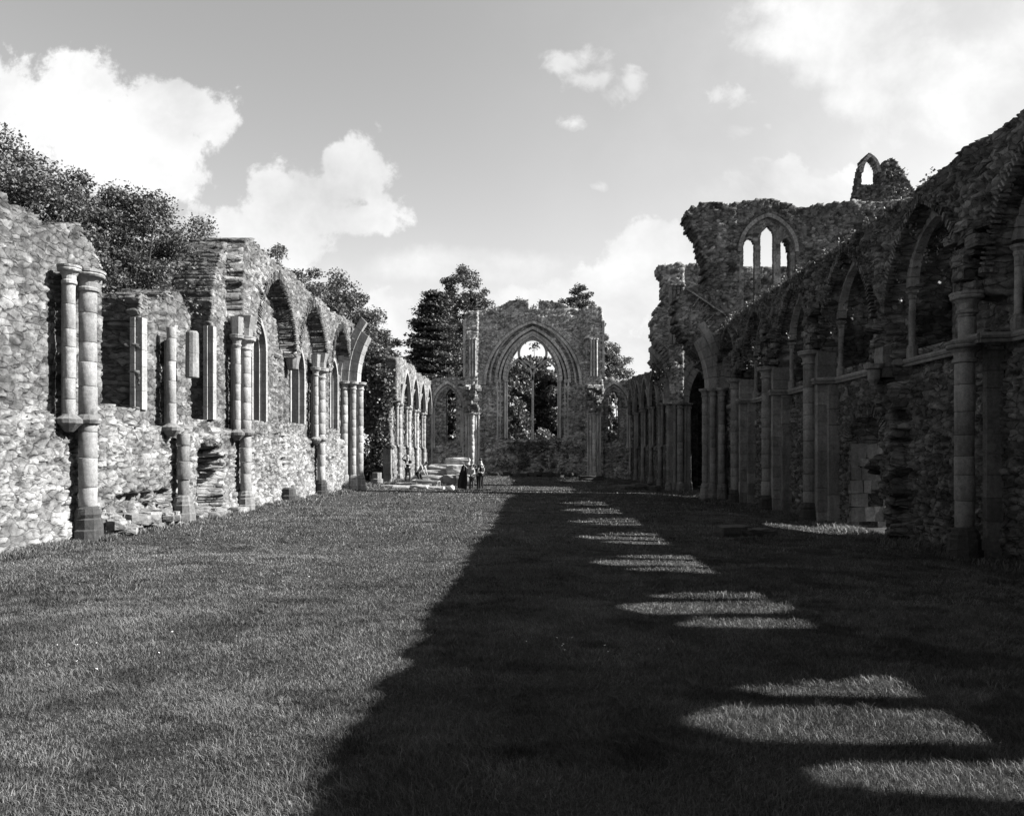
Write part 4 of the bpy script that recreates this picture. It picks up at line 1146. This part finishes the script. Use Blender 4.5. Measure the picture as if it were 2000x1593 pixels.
heap('stone_heap', 'jumbled dark and pale stones heaped inside the wire guard', -6.4, -5.3, 41.2, 42.1, 20, .15, .36, 540, .18)

# ================================================================== PEOPLE
def skinned(name, chains, mat, parent, scale=1.0, sub=1):
    """chains: list of [(x,y,z,r),...]; a chain may start on an existing point"""
    pts = []; rad = []; edges = []
    def idx(p):
        for i, q in enumerate(pts):
            if (q - Vector(p[:3])).length < 1e-4: return i
        pts.append(Vector(p[:3])); rad.append(p[3]); return len(pts) - 1
    for ch in chains:
        prev = None
        for p in ch:
            i = idx(p)
            if prev is not None: edges.append((prev, i))
            prev = i
    me = bpy.data.meshes.new(name); me.from_pydata([tuple(p) for p in pts], edges, []); me.materials.append(mat)
    o = bpy.data.objects.new(name, me); COL.objects.link(o); o.parent = parent
    m = o.modifiers.new('skin', 'SKIN'); m.use_smooth_shade = True
    for i, v in enumerate(me.skin_vertices[0].data):
        v.radius = (rad[i], rad[i]); v.use_root = (i == 0)
    if sub:
        s = o.modifiers.new('sub', 'SUBSURF'); s.levels = sub; s.render_levels = sub
    return o
def blob(name, parent, mat, c, r, seg=12, cut=None):
    vs = []; fs = []
    for i in range(seg // 2 + 1):
        ph = math.pi * i / (seg // 2)
        for k in range(seg):
            a = 2 * math.pi * k / seg
            vs.append((c[0] + r[0] * math.sin(ph) * math.cos(a), c[1] + r[1] * math.sin(ph) * math.sin(a), c[2] + r[2] * math.cos(ph)))
    for i in range(seg // 2):
        for k in range(seg):
            k2 = (k + 1) % seg; fs.append((i * seg + k, (i + 1) * seg + k, (i + 1) * seg + k2, i * seg + k2))
    me = bpy.data.meshes.new(name); me.from_pydata(vs, [], fs); me.materials.append(mat)
    me.polygons.foreach_set('use_smooth', np.ones(len(me.polygons), dtype=bool))
    o = bpy.data.objects.new(name, me); COL.objects.link(o); o.parent = parent
    return o
def person(label, x, y, rz, H, J, shirt, trousers, hair='hair', long_hair=False, dz=0.0, bald=False, print_=False):
    """J: joints in body units of H: facing +y. keys pelvis chest neck head, l/r: sh el ha hip kn an"""
    g = float(gz(x, y)) + dz
    t = root('person', (x, y, g), label, 'person'); t.rotation_euler = (0, 0, rz)
    S = lambda k: Vector(J[k]) * H
    def p(k, r): v = S(k); return (v.x, v.y, v.z, r * H)
    head = S('head'); neck = S('neck'); up = (head - neck).normalized()
    fwd = Vector((0, 1, 0)) if 'look' not in J else Vector(J['look']).normalized()
    body = [[p('pelvis', .062), p('waist', .055), p('chest', .066), p('neck', .03)],
            [p('neck', .03), tuple(neck.lerp(head, .45)) + (.034 * H,), tuple(head) + (.050 * H,), tuple(head + up * .045 * H) + (.040 * H,)],
            [tuple(neck.lerp(head, .45)) + (.034 * H,), tuple(neck.lerp(head, .55) + fwd * .035 * H) + (.022 * H,)]]
    for s in 'lr':
        ha = S(s + 'ha'); el = S(s + 'el'); d = (ha - el).normalized(); q = d.orthogonal().normalized(); w_ = d.cross(q)
        palm = ha + d * .03 * H
        body.append([p('chest', .066), p(s + 'sh', .036), p(s + 'el', .022), p(s + 'ha', .014), tuple(palm) + (.016 * H,)])
        for k in range(4):
            f = palm + d * .012 * H + q * (k - 1.5) * .009 * H
            body.append([tuple(palm) + (.016 * H,), tuple(f) + (.0055 * H,), tuple(f + d * (.022 - .003 * abs(k - 1.3)) * H + w_ * .006 * H) + (.0045 * H,)])
        body.append([tuple(ha) [:3] + (.014 * H,), tuple(ha + d * .016 * H + q * .02 * H) + (.006 * H,), tuple(ha + d * .034 * H + q * .026 * H) + (.005 * H,)])
        an = S(s + 'an')
        body.append([p('pelvis', .062), p(s + 'hip', .052), p(s + 'kn', .032), p(s + 'an', .02)])
    skinned('body', body, M['skin'], t)
    # clothes follow the body
    sl = [[p('pelvis', .070), p('waist', .066), p('chest', .077), tuple(S('chest').lerp(neck, .75)) + (.040 * H,)]]
    for s in 'lr':
        e = S(s + 'sh').lerp(S(s + 'el'), .7)
        sl.append([p('chest', .077), p(s + 'sh', .043), tuple(e) + (.033 * H,)])
    sh = skinned('shirt', sl, M[shirt], t)
    if print_:
        c = S('chest'); blob('shirt_print', t, M['cloth_print'], tuple(c + Vector((0, .075 * H, -.02 * H))), (.045 * H, .012 * H, .05 * H))
    tr = []
    for s in 'lr':
        e = S(s + 'kn').lerp(S(s + 'an'), .92)
        tr.append([p('pelvis', .071), p(s + 'hip', .059), p(s + 'kn', .040), tuple(e) + (.030 * H,)])
    skinned('trousers', tr, M[trousers], t)
    for s in 'lr':
        an = S(s + 'an'); skinned('shoe', [[(an.x, an.y - .02 * H, .022 * H, .022 * H), (an.x, an.y + .05 * H, .018 * H, .022 * H), (an.x, an.y + .1 * H, .013 * H, .016 * H)]], M['cloth_dark' if not bald else 'cloth_mid'], t)
    # face details and hair
    for sx_ in (-1, 1):
        side = up.cross(fwd).normalized() * sx_
        c = head + fwd * .046 * H + side * .018 * H + up * .004 * H; blob('eye', t, M['hair'], tuple(c), (.006 * H,) * 3, 6)
        c = head + side * .05 * H; blob('ear', t, M['skin'], tuple(c), (.008 * H, .012 * H, .017 * H), 6)
    blob('nose', t, M['skin'], tuple(head + fwd * .055 * H - up * .012 * H), (.009 * H, .012 * H, .013 * H), 6)
    hc = head + up * .028 * H - fwd * .012 * H
    blob('hair', t, M['skin' if bald else hair], tuple(hc), (.056 * H, .058 * H, (.045 if bald else .05) * H))
    if long_hair: blob('long_hair', t, M[hair], tuple(head - fwd * .035 * H - up * .03 * H), (.05 * H, .035 * H, .085 * H))
    return t
STAND = dict(pelvis=(0, 0, .53), waist=(0, 0, .61), chest=(0, 0, .74), neck=(0, .005, .845), head=(0, .02, .925),
             lsh=(-.105, 0, .80), rsh=(.105, 0, .80), lel=(-.135, -.01, .63), rel=(.135, -.01, .63), lha=(-.14, .04, .49), rha=(.14, .04, .49),
             lhip=(-.055, 0, .50), rhip=(.055, 0, .50), lkn=(-.06, .015, .28), rkn=(.06, .015, .28), lan=(-.065, 0, .045), ran=(.065, 0, .045))
def pose(**kw): d = dict(STAND); d.update(kw); return d
# man in printed black shirt, one arm raised to his head
person('bald man in a black printed shirt with one arm raised to his head', -7.3, 44.4, R(165), 1.72,
       pose(rel=(.20, .04, .86), rha=(.10, .06, .97), lel=(-.15, .02, .64), lha=(-.04, .13, .68), lan=(-.09, -.03, .045), ran=(.08, .05, .045), lkn=(-.075, 0, .28)),
       'cloth_dark', 'cloth_mid', bald=True, print_=True, dz=.12)
# leaning person in pale shirt
person('person in a pale shirt bending forward over the wire guard', -6.55, 44.0, R(-110), 1.66,
       pose(pelvis=(0, -.05, .47), waist=(0, .0, .56), chest=(0, .10, .68), neck=(0, .20, .76), head=(0, .27, .81), look=(0, .6, -.7),
            lsh=(-.10, .13, .73), rsh=(.10, .13, .73), lel=(-.12, .20, .57), rel=(.12, .20, .57), lha=(-.08, .27, .43), rha=(.08, .28, .42),
            lhip=(-.055, -.05, .45), rhip=(.055, -.05, .45), lkn=(-.07, .07, .26), rkn=(.07, .03, .26), lan=(-.07, -.07, .045), ran=(.07, -.03, .045)),
       'cloth_light', 'cloth_dark')
# woman in black shirt and dark trousers
person('woman in a black short-sleeved shirt standing over the child', -2.55, 39.0, R(60), 1.72,
       pose(lel=(-.15, .02, .64), lha=(-.12, .10, .52), rel=(.15, 0, .63), rha=(.15, .05, .48), head=(0, .035, .92), look=(0, 1, -.4)), 'cloth_dark', 'cloth_dark')
# child in white t-shirt with raised arms holding coat
person('child in a white shirt with both arms lifted, holding up a dark coat', -3.05, 38.9, R(150), 1.38,
       pose(rel=(.20, .02, .86), rha=(.30, .04, .96), lel=(-.17, .06, .72), lha=(-.12, .14, .62), lan=(-.08, 0, .045), ran=(.08, .03, .045)), 'cloth_light', 'cloth_mid', long_hair=True)
# third of the group
person('person in dark clothes crouching close behind the child', -2.75, 39.5, R(100), 1.45,
       pose(chest=(0, .06, .73), neck=(0, .10, .82), head=(0, .14, .89), lha=(-.08, .2, .56), rha=(.1, .2, .5), look=(0, .8, -.5)), 'cloth_dark', 'cloth_dark', long_hair=True)
# coat
def coat():
    x, y = -3.52, 38.95; g = float(gz(x, y)); V = []; F = []; n = 14; m = 12
    for s in (0, 1):
        for i in range(n + 1):
            f = i / n
            for j in range(m + 1):
                k = j / m; wdt = .16 + .30 * math.sin(min(1, f * 1.3) * 1.6)
                xx = x - .0 + (k - .5) * wdt * 2 * .55 + .06 * (1 - f) - .05 * f
                yy = y + .05 * math.sin(k * 9 + f * 2) + s * .03
                V.append((xx, yy, g + 1.32 - 1.22 * f + .03 * math.sin(k * 5)))
    q = (n + 1) * (m + 1)
    for s in (0, 1):
        for i in range(n):
            for j in range(m):
                a = s * q + i * (m + 1) + j; f_ = (a, a + 1, a + m + 2, a + m + 1); F.append(f_ if s else f_[::-1])
    ed = [i * (m + 1) for i in range(n + 1)]
    for i in range(n):
        a = i * (m + 1); F.append((a, a + m + 1, a + m + 1 + q, a + q)); b_ = a + m; F.append((b_, b_ + q, b_ + m + 1 + q, b_ + m + 1))
    tag(mk('coat', V, F, M['cloth_dark'], None, None, True, loc=(x, y, g)), 'long dark coat held up by the child, hanging nearly to the grass', 'coat')
coat()
g = float(gz(-4.05, 38.5)); bl = MB()
pr = [(g + .15 + .15 * math.sin(a), max(.003, .15 * math.cos(a))) for a in np.linspace(-math.pi / 2, math.pi / 2, 11)]
bl.lathe(-4.05, 38.5, pr, 18)
tag(bl.build('ball', M['ball'], None, True, loc=(-4.05, 38.5, g)), 'white ball on the grass between the wire guard and the group', 'ball')

# ================================================================== TREES
GT = 'trees behind the ruins'
def bl_(label, loc, h, r, z0, n, per, leaf, mat, seed, kind='broad', **k):
    return tree('broadleaf_tree' if kind == 'broad' else 'shrub', label, loc, h, r, z0, n, per, leaf, M[mat], kind, seed, GT if kind == 'broad' else 'shrubs behind the sunlit side', 'tree' if kind == 'broad' else 'shrub', **k)
bl_('tallest tree at the far left, rising above the nearest wall end', (-21.3, 30), 15.2, 4.8, 1.0, 320, 480, .135, 'leaf', 501)
bl_('dense rounded tree behind the gap in the sunlit wall', (-19.4, 35.0), 14.8, 5.0, 1.0, 320, 480, .138, 'leaf', 502)
bl_('dark round-headed tree behind the broken start of the arched wall', (-18.4, 41.5), 15.4, 4.8, 1.5, 300, 440, .15, 'leaf', 503)
bl_('leafy tree filling the skyline just left of the first wall arch', (-22.5, 39), 15.2, 5.2, 1.5, 280, 380, .165, 'leaf', 509)
bl_('sparse treetop poking above the first wall arch', (-17.0, 50), 16.2, 3.6, 6, 100, 200, .18, 'leaf_light', 504)
bl_('tree standing behind the second wall arch', (-16.8, 55), 15.6, 4.4, 2, 190, 220, .21, 'leaf', 510)
bl_('big tree filling the gap where the transept is missing', (-15.6, 60), 17.0, 5.0, .5, 340, 340, .195, 'leaf', 505)
bl_('darker tree behind the ivy-backed choir wall', (-14.5, 72), 14.2, 4.2, .5, 190, 130, .34, 'leaf', 506)
tree('cedar_tree', 'dark cedar with level layered branches left of the far gable', (-11.2, 86), 20.8, 5.8, 2, 520, 140, .29, M['leaf_dark'], 'cedar', 507, GT)
bl_('tall airy broadleaf rising behind the cedar', (-8.4, 93), 26.0, 5.0, 6, 320, 170, .28, 'leaf', 508)
bl_('small round treetop over the right shoulder of the far gable', (5.8, 90), 22.9, 3.2, 13, 150, 150, .25, 'leaf_light', 511)
bl_('tree edging out beyond the right corner of the far gable', (8.2, 88), 18.4, 4.2, 5, 190, 150, .26, 'leaf_light', 512)
bl_('bushy tree seen in the left light of the great window', (-2.8, 80), 12.9, 3.9, .3, 260, 120, .32, 'leaf_light', 513)
bl_('dark tree seen in the right light of the great window', (2.9, 82), 13.2, 3.9, .3, 260, 120, .32, 'leaf', 514)
bl_('pale treetop seen inside the window circle', (.5, 88), 15.5, 3.6, 3, 180, 100, .32, 'leaf_light', 515)
bl_('dense tree behind the left lancet of the far gable', (-8.6, 76), 12.5, 3.2, .3, 100, 120, .36, 'leaf', 516)
bl_('tree behind the right lancet of the far gable', (8.8, 78), 10.5, 2.8, .3, 90, 120, .34, 'leaf_light', 517)
bl_('added leafy shrub darkening the near gap in the sunlit wall from outside', (-13.6, 18.5), 5.2, 2.4, 0, 70, 240, .13, 'leaf', 521, 'bush')  # added outside the wall to block light and darken the window reveals
bl_('added leafy shrub keeping light out of the second tall gap in the sunlit wall', (-13.8, 23.6), 6.0, 2.6, 0, 70, 240, .14, 'leaf', 522, 'bush')  # second added shrub, also placed to keep its gap dark
bl_('low shrub on the lawn edge left of the choir wall', (-13.6, 54), 3.4, 2.2, 0, 50, 110, .25, 'leaf', 518, 'bush')
bl_('broad shrub closing the view through the transept gap', (-17.0, 62), 4.6, 3.6, 0, 70, 110, .28, 'leaf', 519, 'bush')
bl_('dark shrub under the great end window outside the gable', (.2, 74), 6.0, 3.6, 0, 70, 100, .32, 'leaf', 520, 'bush')

# ================================================================== IVY AND WALL PLANTS
rd = random.Random(9)
p_ = [(rd.gauss(.5, 2.3), 66.75 - rd.random() * .1, 0, rd.uniform(.1, .3)) for _ in range(170)]
p_ = [(x, y, 3.4 - abs(rd.gauss(0, 1.5)) - .05 * (x - .5) ** 2, r) for (x, y, z, r) in p_]
p_ = [(x, y, max(.3, z), r) for (x, y, z, r) in p_]
ivy('ivy', 'dense ivy hanging below the sill of the great end window', p_, .14, 60, cat='ivy')
p_ = [(-9.35 - 1.7 * rd.random(), 49.55 - .35 * rd.random(), z, .45) for z in np.linspace(.6, 8.9, 80)] + [(-10.0 - 1.6 * rd.random(), 49.6 + 4 * rd.random(), rd.uniform(8.2, 9.2), .5) for _ in range(24)]
ivy('ivy', 'ivy swallowing the broken end of the bright choir wall', p_, .2, 40)
p_ = [(9.5 + 1.3 * rd.random(), rd.uniform(14, 36.5), 0, rd.uniform(.07, .19)) for _ in range(260)]
def ctop(y): return float(np.interp(y, [12, 16, 19, 20.2, 26.5, 30, 33, 37], [8.15, 8.2, 8.1, 8.1, 8.15, 8.15, 8.1, 7.9]))
p_ = [(x, y, ctop(y) + (x - 9.6) * .5 + rd.uniform(-.1, .12), r) for (x, y, z, r) in p_]
ivy('wall_plants', 'dark plants growing along the crest of the shaded wall', p_, .10, 70, cat='plants')
p_ = [(8.98 + .1 * rd.random(), rd.uniform(16, 36.5), 0, rd.uniform(.08, .26)) for _ in range(320)]
p_ = [(x, y, ctop(y) - 2.6 * rd.random() ** 1.8, r) for (x, y, z, r) in p_]
ivy('wall_plants', 'dark creeper trailing over the upper face of the shaded wall', p_, .08, 60, cat='plants', flatx=.35)
p_ = [(-10.1 - .8 * rd.random(), rd.uniform(20.8, 23.4), 0, rd.uniform(.12, .3)) for _ in range(46)]
p_ = [(x, y, 5.9 + max(0, y - 21.6) * 1.6 + rd.uniform(-.2, .2), r) for (x, y, z, r) in p_]
ivy('ivy', 'dark ivy on the broken slope before the first wall arch', p_, .09, 70)
p_ = [(-9.4 - 1.0 * rd.random(), rd.uniform(13, 38), 0, rd.uniform(.06, .17)) for _ in range(150)]
p_ = [(x, y, float(np.interp(y, [13, 15.5, 16.3, 18.3, 19.6, 20.6, 22, 22.9, 24.2, 28, 30, 34, 38], [6.5, 6.55, 6.0, 5.75, 6.25, 6.0, 6.0, 8.1, 8.9, 8.8, 8.6, 8.45, 8.6])) + rd.uniform(-.12, .08), r) for (x, y, z, r) in p_]
ivy('wall_plants', 'small tufts of plants along the broken top of the sunlit wall', p_, .07, 90, cat='plants')
p_ = [(rd.uniform(-5.9, 6.5), 67.2 + rd.random(), 0, rd.uniform(.15, .4)) for _ in range(90)]
p_ = [(x, y, float(np.interp(x, [-6, -3.4, -1, 0, .8, 3.2, 6.4], [14.3, 15, 16, 15.1, 15.8, 15.3, 15.1])) + rd.uniform(-.2, .1), r) for (x, y, z, r) in p_]
ivy('wall_plants', 'tufts of plants along the top of the far gable', p_, .14, 40, cat='plants')
p_ = [(8.6 + rd.uniform(-1.0, .4), 45.4 + rd.random() * .4, 7.3 + rd.uniform(-.5, .3), .3) for _ in range(16)] + [(7.75 + rd.uniform(-.2, .3), 45.5, rd.uniform(6.0, 7.3), .32) for _ in range(10)]
ivy('ivy', 'bushy ivy clump hanging at the springing of the choir aisle arch', p_, .13, 60)
p_ = [(19.4 + rd.uniform(-.1, .9), 39.85, rd.uniform(15.6, 17.2), .16) for _ in range(26)]
ivy('ivy', 'pale creeper on the stair turret rubble', p_, .10, 60, mat='leaf_light')
